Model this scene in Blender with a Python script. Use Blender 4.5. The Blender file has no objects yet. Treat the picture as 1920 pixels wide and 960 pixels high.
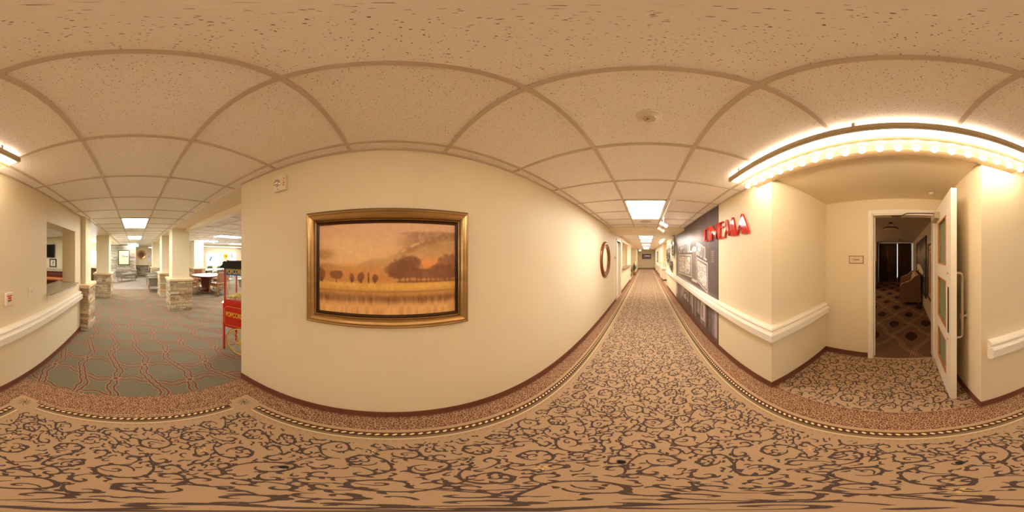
import bpy, math, random
import numpy as np
from mathutils import Vector, Matrix
R = math.radians
PI = math.pi
C = bpy.context.scene.collection
rnd = random.Random(7)

H = 1.565          # eye height
ZC = 2.36          # tile ceiling
XL, XR = -1.035, 1.045
CARP = 0.0

# ------------------------------------------------------------------ materials
def s2l(c):
    return tuple((v/255/12.92) if v/255 <= 0.04045 else ((v/255+0.055)/1.055)**2.4 for v in c)

def new_mat(name):
    m = bpy.data.materials.new(name); m.use_nodes = True
    nt = m.node_tree; b = nt.nodes['Principled BSDF']
    return m, nt, b

def mat(name, rgb, rough=0.6, metal=0.0, var=0.0, scale=8.0, bump=0.0, bscale=60.0, spec=0.5, coat=0.0, trans=0.0, stretch=None, emit=None, es=0.0):
    m, nt, b = new_mat(name)
    col = s2l(rgb)
    b.inputs['Base Color'].default_value = (*col, 1)
    b.inputs['Roughness'].default_value = rough
    b.inputs['Metallic'].default_value = metal
    b.inputs['Specular IOR Level'].default_value = spec
    b.inputs['Coat Weight'].default_value = coat
    b.inputs['Transmission Weight'].default_value = trans
    if emit:
        b.inputs['Emission Color'].default_value = (*emit, 1); b.inputs['Emission Strength'].default_value = es
    tc = nt.nodes.new('ShaderNodeTexCoord')
    vec = tc.outputs['Object']
    if stretch:
        mp = nt.nodes.new('ShaderNodeMapping'); mp.inputs['Scale'].default_value = stretch
        nt.links.new(vec, mp.inputs['Vector']); vec = mp.outputs['Vector']
    if var > 0:
        n = nt.nodes.new('ShaderNodeTexNoise'); n.inputs['Scale'].default_value = scale; n.inputs['Detail'].default_value = 4
        nt.links.new(vec, n.inputs['Vector'])
        rp = nt.nodes.new('ShaderNodeValToRGB')
        rp.color_ramp.elements[0].position = 0.3; rp.color_ramp.elements[1].position = 0.7
        rp.color_ramp.elements[0].color = (*[max(0, v*(1-var)) for v in col], 1)
        rp.color_ramp.elements[1].color = (*[min(1, v*(1+var)) for v in col], 1)
        nt.links.new(n.outputs['Fac'], rp.inputs['Fac']); nt.links.new(rp.outputs['Color'], b.inputs['Base Color'])
    if bump > 0:
        n2 = nt.nodes.new('ShaderNodeTexNoise'); n2.inputs['Scale'].default_value = bscale; n2.inputs['Detail'].default_value = 3
        nt.links.new(vec, n2.inputs['Vector'])
        bp = nt.nodes.new('ShaderNodeBump'); bp.inputs['Strength'].default_value = bump; bp.inputs['Distance'].default_value = 0.004
        nt.links.new(n2.outputs['Fac'], bp.inputs['Height']); nt.links.new(bp.outputs['Normal'], b.inputs['Normal'])
    return m

def emis(name, rgb, strength):
    m, nt, b = new_mat(name)
    b.inputs['Base Color'].default_value = (0.8, 0.8, 0.8, 1)
    b.inputs['Emission Color'].default_value = (*rgb, 1)
    b.inputs['Emission Strength'].default_value = strength
    return m

def tile_mat():
    m, nt, b = new_mat('acoustic tile')
    b.inputs['Roughness'].default_value = 0.9
    tc = nt.nodes.new('ShaderNodeTexCoord')
    mp = nt.nodes.new('ShaderNodeMapping'); mp.inputs['Scale'].default_value = (1.0, 1.6, 1.0)
    nt.links.new(tc.outputs['Object'], mp.inputs['Vector'])
    # distort lightly so the holes look torn
    n = nt.nodes.new('ShaderNodeTexNoise'); n.inputs['Scale'].default_value = 160
    nt.links.new(mp.outputs['Vector'], n.inputs['Vector'])
    vm = nt.nodes.new('ShaderNodeVectorMath'); vm.operation = 'SCALE'; vm.inputs['Scale'].default_value = 0.008
    nt.links.new(n.outputs['Color'], vm.inputs[0])
    va = nt.nodes.new('ShaderNodeVectorMath'); va.operation = 'ADD'
    nt.links.new(mp.outputs['Vector'], va.inputs[0]); nt.links.new(vm.outputs['Vector'], va.inputs[1])
    vo = nt.nodes.new('ShaderNodeTexVoronoi'); vo.inputs['Scale'].default_value = 115
    nt.links.new(va.outputs['Vector'], vo.inputs['Vector'])
    # only cells with a high random value carry a hole, and its size varies
    sep = nt.nodes.new('ShaderNodeSeparateColor'); nt.links.new(vo.outputs['Color'], sep.inputs['Color'])
    mr = nt.nodes.new('ShaderNodeMapRange'); mr.inputs['From Min'].default_value = 0.30; mr.inputs['From Max'].default_value = 1.0
    mr.inputs['To Min'].default_value = 0.0; mr.inputs['To Max'].default_value = 0.30
    nt.links.new(sep.outputs['Red'], mr.inputs['Value'])
    lt = nt.nodes.new('ShaderNodeMath'); lt.operation = 'LESS_THAN'
    nt.links.new(vo.outputs['Distance'], lt.inputs[0]); nt.links.new(mr.outputs['Result'], lt.inputs[1])
    mx = nt.nodes.new('ShaderNodeMix'); mx.data_type = 'RGBA'
    mx.inputs[6].default_value = (*s2l((248, 242, 234)), 1); mx.inputs[7].default_value = (*s2l((138, 104, 82)), 1)
    nt.links.new(lt.outputs[0], mx.inputs[0]); nt.links.new(mx.outputs[2], b.inputs['Base Color'])
    bp = nt.nodes.new('ShaderNodeBump'); bp.inputs['Strength'].default_value = 0.35; bp.inputs['Distance'].default_value = 0.003
    n3 = nt.nodes.new('ShaderNodeTexNoise'); n3.inputs['Scale'].default_value = 90; nt.links.new(tc.outputs['Object'], n3.inputs['Vector'])
    nt.links.new(n3.outputs['Fac'], bp.inputs['Height']); nt.links.new(bp.outputs['Normal'], b.inputs['Normal'])
    return m

def attr_mat(name, rough=0.5, spec=0.4):
    m, nt, b = new_mat(name)
    a = nt.nodes.new('ShaderNodeAttribute'); a.attribute_name = 'Col'
    nt.links.new(a.outputs['Color'], b.inputs['Base Color'])
    b.inputs['Roughness'].default_value = rough; b.inputs['Specular IOR Level'].default_value = spec
    return m

def glass_mat(name, rgb=(200, 215, 205), alpha=0.15, rough=0.05):
    m, nt, b = new_mat(name)
    b.inputs['Base Color'].default_value = (*s2l(rgb), 1); b.inputs['Roughness'].default_value = rough
    b.inputs['Alpha'].default_value = alpha
    return m

def check_mat(name, c1, c2, scale=40):
    m, nt, b = new_mat(name)
    tc = nt.nodes.new('ShaderNodeTexCoord'); ck = nt.nodes.new('ShaderNodeTexBrick')
    ck.inputs['Scale'].default_value = scale; ck.offset = 0.0
    ck.inputs['Color1'].default_value = (*s2l(c1), 1); ck.inputs['Color2'].default_value = (*s2l(c1), 1); ck.inputs['Mortar'].default_value = (*s2l(c2), 1)
    ck.inputs['Brick Width'].default_value = 1.6; ck.inputs['Row Height'].default_value = 1.4; ck.inputs['Mortar Size'].default_value = 0.22
    mp = nt.nodes.new('ShaderNodeMapping'); mp.inputs['Rotation'].default_value = (R(90), 0, R(90))
    nt.links.new(tc.outputs['Object'], mp.inputs['Vector']); nt.links.new(mp.outputs['Vector'], ck.inputs['Vector'])
    nt.links.new(ck.outputs['Color'], b.inputs['Base Color']); b.inputs['Roughness'].default_value = 0.9
    return m

M = {}
M['wall'] = mat('cream wall paint', (230, 215, 182), 0.55, var=0.015, scale=2, bump=0.12, bscale=180)
M['wall_y'] = mat('yellow cream paint', (230, 220, 186), 0.6, bump=0.1, bscale=180)
M['wall_tan'] = mat('tan wall paint', (196, 178, 146), 0.6, bump=0.1, bscale=180)
M['drywall'] = mat('cream ceiling paint', (240, 224, 192), 0.6, bump=0.2, bscale=120)
M['trimwhite'] = mat('white trim paint', (238, 230, 214), 0.35, bump=0.03)
M['base'] = mat('brown vinyl base', (112, 66, 46), 0.45)
M['tile'] = tile_mat()
M['tbar'] = mat('painted ceiling grid', (206, 190, 170), 0.5)
M['field'] = mat('tan carpet', (186, 156, 124), 0.95, var=0.06, scale=300, bump=0.5, bscale=500, spec=0.1)
M['vine'] = mat('brown vine yarn', (90, 74, 68), 0.95, var=0.12, scale=250, spec=0.1)
M['vinegold'] = mat('gold yarn', (222, 190, 132), 0.95, spec=0.1)
M['red'] = mat('rust carpet', (128, 86, 68), 0.95, var=0.08, scale=300, spec=0.1)
M['curl'] = mat('pale curl yarn', (202, 168, 128), 0.95, spec=0.1)
M['dark'] = mat('dark brown yarn', (96, 64, 48), 0.95, spec=0.1)
M['olive'] = mat('olive yarn', (132, 116, 86), 0.95, spec=0.1)
M['bead'] = mat('cream yarn', (240, 218, 170), 0.95, spec=0.1)
M['taupe'] = mat('taupe lounge carpet', (124, 116, 96), 0.95, var=0.07, scale=30, bump=0.4, bscale=500, spec=0.1)
M['trel'] = mat('rust trellis yarn', (122, 80, 66), 0.95, spec=0.1)
M['trelline'] = mat('tan trellis yarn', (180, 156, 124), 0.95, spec=0.1)
M['lilac'] = mat('grey lounge carpet', (146, 138, 128), 0.95, var=0.04, scale=20, spec=0.1)
M['cine'] = mat('brown cinema carpet', (112, 84, 66), 0.95, spec=0.1)
M['cineline'] = mat('gold cinema yarn', (176, 140, 98), 0.95, spec=0.1)
M['cinedark'] = mat('dark cinema yarn', (58, 38, 32), 0.95, spec=0.1)
ST = [mat('ledge stone %s' % n, c, 0.85, var=0.16, scale=18, bump=0.7, bscale=45) for n, c in
      (('buff', (200, 178, 142)), ('tan', (188, 164, 126)), ('grey', (174, 160, 138)), ('rust', (180, 148, 108)), ('cream', (210, 194, 164)), ('brown', (158, 138, 110)))]
STG = [mat('wall stone %s' % n, c, 0.85, var=0.16, scale=14, bump=0.7, bscale=40) for n, c in
      (('buff', (158, 146, 122)), ('tan', (140, 126, 102)), ('grey', (128, 122, 108)), ('rust', (136, 118, 98)), ('cream', (158, 150, 128)), ('brown', (112, 102, 86)))]
M['cap'] = mat('cap stone', (222, 198, 158), 0.7, var=0.1, scale=9, bump=0.5, bscale=25)
M['mortar'] = mat('mortar', (120, 98, 72), 0.9)
M['gold'] = mat('antique gold', (188, 150, 96), 0.32, metal=0.75, var=0.15, scale=3, stretch=(1, 1, 6))
M['bronze'] = mat('dark bronze', (74, 48, 28), 0.35, metal=0.5)
M['black'] = mat('black paint', (26, 20, 18), 0.35)
M['steel'] = mat('brushed steel', (196, 188, 176), 0.3, metal=0.9)
M['chrome'] = mat('chrome', (225, 222, 215), 0.12, metal=1.0)
M['plastic'] = mat('ivory plastic', (232, 220, 198), 0.35)
M['whitemetal'] = mat('white enamel', (238, 234, 226), 0.35)
M['beigemetal'] = mat('beige enamel', (178, 158, 120), 0.4)
M['signred'] = mat('glossy red acrylic', (205, 36, 18), 0.12, coat=0.6, spec=0.6)
M['redpaint'] = mat('red enamel', (206, 34, 20), 0.25, coat=0.5)
M['bluepaint'] = mat('blue enamel', (30, 98, 176), 0.3)
M['yellow'] = mat('yellow paint', (240, 196, 40), 0.4)
M['popcorn'] = mat('popcorn', (250, 222, 120), 0.8, var=0.12, scale=60)
M['wood'] = mat('oak', (168, 118, 62), 0.4, var=0.18, scale=6, stretch=(1, 1, 8))
M['cherry'] = mat('cherry wood', (100, 46, 26), 0.3, var=0.2, scale=5, stretch=(6, 6, 1), coat=0.3)
M['orange'] = mat('orange stained wood', (178, 98, 44), 0.4, var=0.12, scale=8)
M['leather'] = mat('brown leather', (140, 96, 70), 0.4)
M['sage'] = mat('sage upholstery', (126, 122, 106), 0.9, bump=0.3, bscale=200)
M['feltwhite'] = mat('pale table top', (226, 222, 212), 0.25)
M['granite'] = mat('speckled granite', (168, 154, 126), 0.25, var=0.35, scale=120)
M['granite2'] = mat('brown granite', (120, 90, 70), 0.25, var=0.35, scale=120)
M['frost'] = mat('frosted green glass', (128, 146, 116), 0.35, spec=0.5)
M['casing'] = mat('orange oak bead', (196, 120, 60), 0.4)
M['plaid'] = check_mat('plaid upholstery', (214, 190, 150), (132, 100, 68), 22)
M['curtain'] = mat('dark brown curtain', (118, 86, 66), 0.75, var=0.2, scale=3, stretch=(1, 12, 0.2))
M['mirror'] = mat('mirror glass', (235, 235, 225), 0.03, metal=1.0)
M['green'] = mat('green leaf', (62, 104, 48), 0.5, var=0.3, scale=10)
M['green2'] = mat('dark green leaf', (40, 78, 40), 0.5, var=0.3, scale=10)
M['potgold'] = mat('gold planter', (178, 142, 62), 0.5)
M['potblue'] = mat('grey blue planter', (110, 118, 124), 0.5)
M['tv'] = mat('tv screen', (18, 16, 18), 0.15)
M['glass'] = glass_mat('clear cabinet glass', (235, 240, 240), 0.10)
M['art'] = attr_mat('printed canvas', 0.45)
M['mural'] = attr_mat('mural vinyl', 0.32, 0.5)
M['rubber'] = mat('black rubber', (22, 22, 24), 0.6)
M['redled'] = mat('red marking', (200, 40, 24), 0.4)
M['greenled'] = mat('green marking', (30, 110, 50), 0.4)
M['ink'] = mat('brown ink', (96, 60, 34), 0.6)
M['bulbglass'] = emis('warm bulb', (1.0, 0.83, 0.62), 18)
M['tube'] = emis('warm fluorescent lens', (1.0, 0.84, 0.64), 2.8)
M['uptube'] = emis('warm uplight lens', (1.0, 0.80, 0.62), 1.7)
M['lounge_tr'] = emis('lounge troffer lens', (1.0, 0.96, 0.90), 9)
M['slit'] = emis('dim daylight', (0.85, 0.92, 1.0), 0.9)
M['troffer'] = emis('troffer lens', (1.0, 0.94, 0.85), 6.5)
M['day'] = emis('daylight window', (0.93, 0.97, 1.0), 7)
M['exit'] = emis('exit sign face', (0.02, 0.75, 0.45), 0.22)
M['exittext'] = emis('exit lettering', (0.7, 1.0, 0.9), 0.35)
M['spot'] = emis('track lamp', (1.0, 0.85, 0.65), 20)

# ------------------------------------------------------------------ mesh builder
class MB:
    def __init__(s): s.v = []; s.f = []; s.m = []; s.sm = []
    def add(s, vs, fs, mi=0, smooth=False):
        o = len(s.v); s.v += [tuple(p) for p in vs]
        for f in fs: s.f.append(tuple(i+o for i in f)); s.m.append(mi); s.sm.append(smooth)
        return s
    def box(s, x0, x1, y0, y1, z0, z1, mi=0):
        if x0 > x1: x0, x1 = x1, x0
        if y0 > y1: y0, y1 = y1, y0
        if z0 > z1: z0, z1 = z1, z0
        return s.add([(x0,y0,z0),(x1,y0,z0),(x1,y1,z0),(x0,y1,z0),(x0,y0,z1),(x1,y0,z1),(x1,y1,z1),(x0,y1,z1)],
              [(0,3,2,1),(4,5,6,7),(0,1,5,4),(1,2,6,5),(2,3,7,6),(3,0,4,7)], mi)
    def obox(s, c, size, rot, mi=0):           # oriented box
        a, b, d = [v/2 for v in size]
        P = [(x,y,z) for z in (-d,d) for (x,y) in ((-a,-b),(a,-b),(a,b),(-a,b))]
        vs = [tuple(Vector(c) + rot @ Vector(p)) for p in P]
        return s.add(vs, [(0,3,2,1),(4,5,6,7),(0,1,5,4),(1,2,6,5),(2,3,7,6),(3,0,4,7)], mi)
    def cyl(s, p0, p1, r0, r1=None, n=16, mi=0, smooth=True):
        r1 = r0 if r1 is None else r1
        p0 = Vector(p0); p1 = Vector(p1); d = (p1-p0).normalized()
        a = Vector((0,0,1)) if abs(d.z) < 0.9 else Vector((1,0,0))
        u = d.cross(a).normalized(); w = d.cross(u)
        vs = []
        for p, r in ((p0, r0), (p1, r1)):
            for i in range(n):
                t = 2*PI*i/n; vs.append(p + (u*math.cos(t) + w*math.sin(t))*r)
        s.add(vs, [(i, (i+1) % n, n+(i+1) % n, n+i) for i in range(n)], mi, smooth)
        s.add(vs[:n], [tuple(range(n))[::-1]], mi); s.add(vs[n:], [tuple(range(n))], mi)
        return s
    def tube(s, path, r, n=8, mi=0, closed=False):
        P = [Vector(p) for p in path]; k = len(P); rings = []
        prev = None
        for i, p in enumerate(P):
            if closed: d = (P[(i+1) % k]-P[i-1]).normalized()
            else: d = (P[min(i+1, k-1)]-P[max(i-1, 0)]).normalized()
            if prev is None:
                a = Vector((0,0,1)) if abs(d.z) < 0.9 else Vector((1,0,0)); u = d.cross(a).normalized()
            else:
                u = (prev - d*prev.dot(d)).normalized()
            prev = u; w = d.cross(u)
            rr = r[i] if isinstance(r, (list, tuple)) else r
            rings.append([p+(u*math.cos(2*PI*j/n)+w*math.sin(2*PI*j/n))*rr for j in range(n)])
        vs = [q for rg in rings for q in rg]; fs = []
        for i in range(k if closed else k-1):
            a = i*n; b = ((i+1) % k)*n
            for j in range(n): fs.append((a+j, a+(j+1) % n, b+(j+1) % n, b+j))
        s.add(vs, fs, mi, True)
        if not closed:
            s.add(rings[0], [tuple(range(n))[::-1]], mi); s.add(rings[-1], [tuple(range(n))], mi)
        return s
    def lathe(s, prof, c=(0,0,0), n=24, mi=0, rot=None, smooth=True, ang=2*PI):
        vs = []; k = len(prof)
        for i in range(n):
            t = ang*i/n
            for r, z in prof:
                p = Vector((r*math.cos(t), r*math.sin(t), z))
                if rot is not None: p = rot @ p
                vs.append(p+Vector(c))
        fs = []
        for i in range(n):
            a = i*k; b = ((i+1) % n)*k
            for j in range(k-1): fs.append((a+j, b+j, b+j+1, a+j+1))
        return s.add(vs, fs, mi, smooth)
    def sphere(s, c, r, n=16, m=10, mi=0, sc=(1,1,1)):
        vs = [(c[0], c[1], c[2]-r*sc[2])]
        for i in range(1, m):
            a = -PI/2+PI*i/m
            for j in range(n):
                t = 2*PI*j/n
                vs.append((c[0]+r*sc[0]*math.cos(a)*math.cos(t), c[1]+r*sc[1]*math.cos(a)*math.sin(t), c[2]+r*sc[2]*math.sin(a)))
        vs.append((c[0], c[1], c[2]+r*sc[2])); fs = []
        for j in range(n): fs.append((0, 1+(j+1) % n, 1+j))
        for i in range(m-2):
            for j in range(n): fs.append((1+i*n+j, 1+i*n+(j+1) % n, 1+(i+1)*n+(j+1) % n, 1+(i+1)*n+j))
        L = len(vs)-1
        for j in range(n): fs.append((L, 1+(m-2)*n+j, 1+(m-2)*n+(j+1) % n))
        return s.add(vs, fs, mi, True)
    def prism(s, poly, fn, d0, d1, mi=0, mside=None):   # fn(a, b, d) -> xyz
        n = len(poly)
        vs = [fn(a, b, d0) for a, b in poly]+[fn(a, b, d1) for a, b in poly]
        s.add(vs, [tuple(range(n))[::-1], tuple(range(n, 2*n))], mi)
        s.add(vs, [(i, (i+1) % n, n+(i+1) % n, n+i) for i in range(n)], mi if mside is None else mside)
        return s
    def sweep(s, path, prof, mi=0, side=1):   # path in xy, prof (offset, z) closed loop; side=+1 offsets to the left of travel
        P = [Vector((p[0], p[1])) for p in path]; k = len(P); rings = []
        for i in range(k):
            d0 = (P[i]-P[i-1]).normalized() if i > 0 else None
            d1 = (P[i+1]-P[i]).normalized() if i < k-1 else None
            if d0 is None: d0 = d1
            if d1 is None: d1 = d0
            n0 = Vector((-d0.y, d0.x))*side; n1 = Vector((-d1.y, d1.x))*side
            b = (n0+n1); b = b/max(1e-6, b.dot(n0))
            rings.append([(P[i].x+b.x*o, P[i].y+b.y*o, z) for o, z in prof])
        m = len(prof); vs = [q for r_ in rings for q in r_]; fs = []
        for i in range(k-1):
            for j in range(m): fs.append((i*m+j, i*m+(j+1) % m, (i+1)*m+(j+1) % m, (i+1)*m+j))
        s.add(vs, fs, mi)
        s.add(rings[0], [tuple(range(m))[::-1]], mi); s.add(rings[-1], [tuple(range(m))], mi)
        return s
    def build(s, name, mats, parent=None, loc=None, rotz=0, bevel=0, label=None, seg=2):
        me = bpy.data.meshes.new(name)
        me.from_pydata(s.v, [], s.f)
        if not isinstance(mats, (list, tuple)): mats = [mats]
        for m in mats: me.materials.append(m)
        me.polygons.foreach_set('material_index', s.m)
        me.polygons.foreach_set('use_smooth', s.sm)
        me.update()
        o = bpy.data.objects.new(name, me); C.objects.link(o)
        if parent is not None: o.parent = parent
        if loc is not None: o.location = loc
        if rotz: o.rotation_euler = (0, 0, rotz)
        if bevel:
            b = o.modifiers.new('soft edges', 'BEVEL'); b.width = bevel; b.segments = seg; b.limit_method = 'ANGLE'; b.angle_limit = R(50)
        if label: o['label'] = label
        return o

def tag(o, label, cat, group=None, kind=None):
    o['label'] = label; o['category'] = cat
    if group: o['group'] = group
    if kind: o['kind'] = kind
    return o
def thing(name, label, cat, loc=(0,0,0), rotz=0, group=None, kind=None):
    o = bpy.data.objects.new(name, None); C.objects.link(o); o.empty_display_size = 0.1
    o.location = loc; o.rotation_euler = (0, 0, rotz)
    return tag(o, label, cat, group, kind)
def struct(o, label=None, cat=None):
    o['kind'] = 'structure'
    o['label'] = label or o.name.split('.')[0].replace('_', ' ')+' of the place'
    o['category'] = cat or o.name.split('_')[0].split('.')[0]
    return o
def dup(root, loc, rotz=0, label=None, group=None):
    r = root.copy(); C.objects.link(r); r.location = loc; r.rotation_euler = (0, 0, rotz)
    if label: r['label'] = label
    if group: r['group'] = group
    for ch in list(root.children):
        c = ch.copy(); C.objects.link(c); c.parent = r
        for g in ch.children:
            d = g.copy(); C.objects.link(d); d.parent = c
    return r

def text_mesh(txt, size, depth=0.001, bold=0.0, sx=1.0):
    cu = bpy.data.curves.new('lettering', 'FONT'); cu.body = txt; cu.size = size; cu.extrude = depth; cu.offset = bold
    cu.align_x = 'CENTER'; cu.align_y = 'CENTER'
    o = bpy.data.objects.new('lettering', cu); C.objects.link(o)
    dg = bpy.context.evaluated_depsgraph_get(); dg.update()
    me = bpy.data.meshes.new_from_object(o.evaluated_get(dg))
    bpy.data.objects.remove(o); bpy.data.curves.remove(cu)
    if sx != 1.0:
        for v in me.vertices: v.co.x *= sx
    return me
def text_obj(txt, size, m, parent, loc, rot, depth=0.001, bold=0.0, sx=1.0, name='lettering'):
    me = text_mesh(txt, size, depth, bold, sx); me.materials.clear(); me.materials.append(m)
    o = bpy.data.objects.new(name, me); C.objects.link(o); o.parent = parent
    o.location = loc; o.rotation_euler = rot
    return o

# ------------------------------------------------------------------ painted grids
def paint_grid(name, w, h, nx, ny, fn, m, parent, loc=(0,0,0)):
    """flat rectangle in local XZ facing -Y, coloured per vertex by fn(U,V)->(r,g,b) in sRGB 0..255"""
    us = np.linspace(0, 1, nx); vs = np.linspace(0, 1, ny)
    U, V = np.meshgrid(us, vs)
    rgb = np.clip(fn(U, V), 0, 255)/255.0
    lin = np.where(rgb <= 0.04045, rgb/12.92, ((rgb+0.055)/1.055)**2.4)
    co = np.zeros((ny, nx, 3)); co[..., 0] = (U-0.5)*w; co[..., 2] = (V-0.5)*h
    me = bpy.data.meshes.new(name)
    idx = np.arange(nx*ny).reshape(ny, nx)
    f = np.stack([idx[:-1, :-1], idx[:-1, 1:], idx[1:, 1:], idx[1:, :-1]], -1).reshape(-1, 4)
    me.vertices.add(nx*ny); me.vertices.foreach_set('co', co.reshape(-1))
    me.loops.add(f.size); me.loops.foreach_set('vertex_index', f.reshape(-1))
    me.polygons.add(len(f)); me.polygons.foreach_set('loop_start', np.arange(len(f))*4)
    try: me.polygons.foreach_set('loop_total', np.full(len(f), 4))
    except Exception: pass
    me.update(calc_edges=True)
    a = me.color_attributes.new('Col', 'FLOAT_COLOR', 'POINT')
    a.data.foreach_set('color', np.concatenate([lin.reshape(-1, 3), np.ones((nx*ny, 1))], 1).reshape(-1))
    me.materials.append(m)
    o = bpy.data.objects.new(name, me); C.objects.link(o); o.parent = parent; o.location = loc
    return o

def vnoise(U, V, sx, sy, seed=0, oct=4):
    rg = np.random.RandomState(seed); out = np.zeros_like(U); amp = 1; tot = 0
    for k in range(oct):
        gx, gy = int(sx*2**k)+2, int(sy*2**k)+2
        g = rg.rand(gy+1, gx+1)
        x = U*(gx-1.001); y = V*(gy-1.001); x = np.clip(x, 0, gx-1.001); y = np.clip(y, 0, gy-1.001)
        xi = x.astype(int); yi = y.astype(int); fx = x-xi; fy = y-yi
        fx = fx*fx*(3-2*fx); fy = fy*fy*(3-2*fy)
        out += amp*((g[yi, xi]*(1-fx)+g[yi, xi+1]*fx)*(1-fy)+(g[yi+1, xi]*(1-fx)+g[yi+1, xi+1]*fx)*fy)
        tot += amp; amp *= 0.5
    return out/tot
def sm(a, b, x):
    t = np.clip((x-a)/(b-a), 0, 1); return t*t*(3-2*t)
def lerp(A, B, t): return A*(1-t[..., None])+B*t[..., None]
def C3(r, g, b): return np.array([r, g, b], float)

def frame(mb, w, h, prof, mats_idx=None):
    """prof: list of (outward offset from opening edge, depth towards viewer); opening w x h in local XZ facing -Y"""
    rings = []
    for o, d in prof:
        a, b = w/2+o, h/2+o
        rings.append([(-a, -d, -b), (a, -d, -b), (a, -d, b), (-a, -d, b)])
    for i in range(len(prof)-1):
        vs = rings[i]+rings[i+1]
        mb.add(vs, [(j, (j+1) % 4, 4+(j+1) % 4, 4+j)[::-1] for j in range(4)], mats_idx[i] if mats_idx else 0)
    return mb

# ================================================================== FLOOR
def flat(mb, poly, z, mi): mb.add([(x, y, z) for x, y in poly], [tuple(range(len(poly)))], mi)
def rect(mb, x0, x1, y0, y1, z, mi): flat(mb, [(x0, y0), (x1, y0), (x1, y1), (x0, y1)], z, mi)
SC = [0]
def stroke(mb, pts, wid, z, mi, inside=None):
    n = len(pts); L = []; SC[0] += 1; zb = z+(SC[0] % 11)*4e-5
    for i in range(n):
        a = pts[max(i-1, 0)]; b = pts[min(i+1, n-1)]
        dx, dy = b[0]-a[0], b[1]-a[1]; l = math.hypot(dx, dy) or 1e-9
        w = wid[i]/2 if isinstance(wid, list) else wid/2
        L.append(((pts[i][0]-dy/l*w, pts[i][1]+dx/l*w), (pts[i][0]+dy/l*w, pts[i][1]-dx/l*w)))
    for i in range(n-1):
        if inside:
            cx = (pts[i][0]+pts[i+1][0])/2; cy = (pts[i][1]+pts[i+1][1])/2
            if not inside(cx, cy): continue
        (a, b), (c, d) = L[i], L[i+1]; z = zb+(i % 24)*1.6e-5
        mb.add([(a[0], a[1], z), (b[0], b[1], z), (d[0], d[1], z), (c[0], c[1], z)], [(0, 1, 2, 3)], mi)

def inside_field(x, y):
    if abs(x) < 0.69 and -0.885 < y < 20: return True
    return 1.10 < x < 2.12 and -0.545 < y < 1.07
def inside_small(x, y):
    if -0.545 < y < 1.075 and 0.86 < x < 1.09: return True
    if y > -1.335 and (-1.03 < x < -0.86 or 0.86 < x < 1.04) and y < 20: return True
    return -1.335 < y < -1.02 and abs(x) < 0.87

# scroll tile (periodic)
TW, TH = 0.80, 0.92
rg = random.Random(21)
def tor(a, b):
    dx = abs(a[0]-b[0]); dx = min(dx, TW-dx); dy = abs(a[1]-b[1]); dy = min(dy, TH-dy); return math.hypot(dx, dy)
pts = []
for (n_, lo_, hi_, k_, tr) in ((14, .074, .090, .93, 9000), (48, .032, .044, .92, 16000), (150, .016, .023, .96, 24000)):
    c_ = 0
    for _ in range(tr):
        if c_ >= n_: break
        p = (rg.random()*TW, rg.random()*TH, rg.uniform(lo_, hi_))
        if all(tor(p, q) > (p[2]+q[2])*k_ for q in pts): pts.append(p); c_ += 1
tile_strokes = []
def leaf(x, y, ang, L, W):
    P = []; Wd = []
    for i in range(6):
        t = i/5; a = ang+0.9*t
        P.append((x+math.cos(a)*L*t, y+math.sin(a)*L*t)); Wd.append(W*math.sin(PI*min(1, t*0.80+0.14)))
    tile_strokes.append((P, Wd))
def curl(cx, cy, r, a0, sgn, turns, rin, wid, n, tail=0.55):
    P = []; Wd = []
    for i in range(n):
        t = i/(n-1); rad = r*(1.0-(1-rin)*t**0.9); a = a0+sgn*2*PI*turns*t
        if t < 0.14: rad *= 1+tail*(0.14-t)/0.14
        P.append((cx+rad*math.cos(a), cy+rad*math.sin(a)))
        Wd.append(wid*(0.32+0.68*math.sin(PI*min(1, t*0.96+0.03))**0.8))
    tile_strokes.append((P, Wd)); return P
for (cx, cy, r) in pts:
    a0 = rg.uniform(0, 2*PI); sgn = rg.choice((-1, 1))
    if r > .07:
        P = curl(cx, cy, r, a0, sgn, 1.15, 0.42, 0.0128, 34)
        ex, ey = P[-1]; curl(cx-(ex-cx)*.25, cy-(ey-cy)*.25, r*.26, rg.uniform(0, 6.28), -sgn, 1.0, .25, 0.0095, 12, .8)
        for j in range(11):
            i = int((0.06+0.80*j/11)*33); x, y = P[i]; out = math.atan2(y-cy, x-cx)
            leaf(x, y, (out+sgn*1.0) if j % 2 else (out+PI-sgn*0.9), rg.uniform(0.022, 0.038), rg.uniform(0.012, 0.017))
        for k in range(2):
            aa = rg.uniform(0, 6.28); leaf(cx+math.cos(aa)*r*.58, cy+math.sin(aa)*r*.58, rg.uniform(0, 6.28), .024, .012)
    elif r > .031:
        P = curl(cx, cy, r, a0, sgn, 1.05, 0.22, 0.0115, 18, .9)
        for j in range(4):
            i = int((0.05+0.6*j/4)*17); x, y = P[i]; out = math.atan2(y-cy, x-cx)
            leaf(x, y, out+sgn*0.9, rg.uniform(0.018, 0.030), rg.uniform(0.010, 0.015))
    else:
        if rg.random() < .35: curl(cx, cy, r*.8, a0, sgn, .75, 0.3, 0.0095, 11, .8)
        else:
            leaf(cx, cy, a0, .026, .012); leaf(cx, cy, a0+2.4, .022, .010)
def warp(x, y):
    u, v = 2*PI*x/TW, 2*PI*y/TH
    return (x+0.016*math.sin(2*v+.6)+0.006*math.sin(3*u+v*2), y+0.016*math.sin(2*u+1.9)+0.006*math.sin(2*u-3*v))
tile_strokes = [([warp(*p) for p in P], Wd) for P, Wd in tile_strokes]
golds = [(0.2, 0.35), (0.66, 0.85)]

mb = MB()
mb.box(-13.5, 10.2, -19, 22, -0.12, -0.003, 0)
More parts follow.
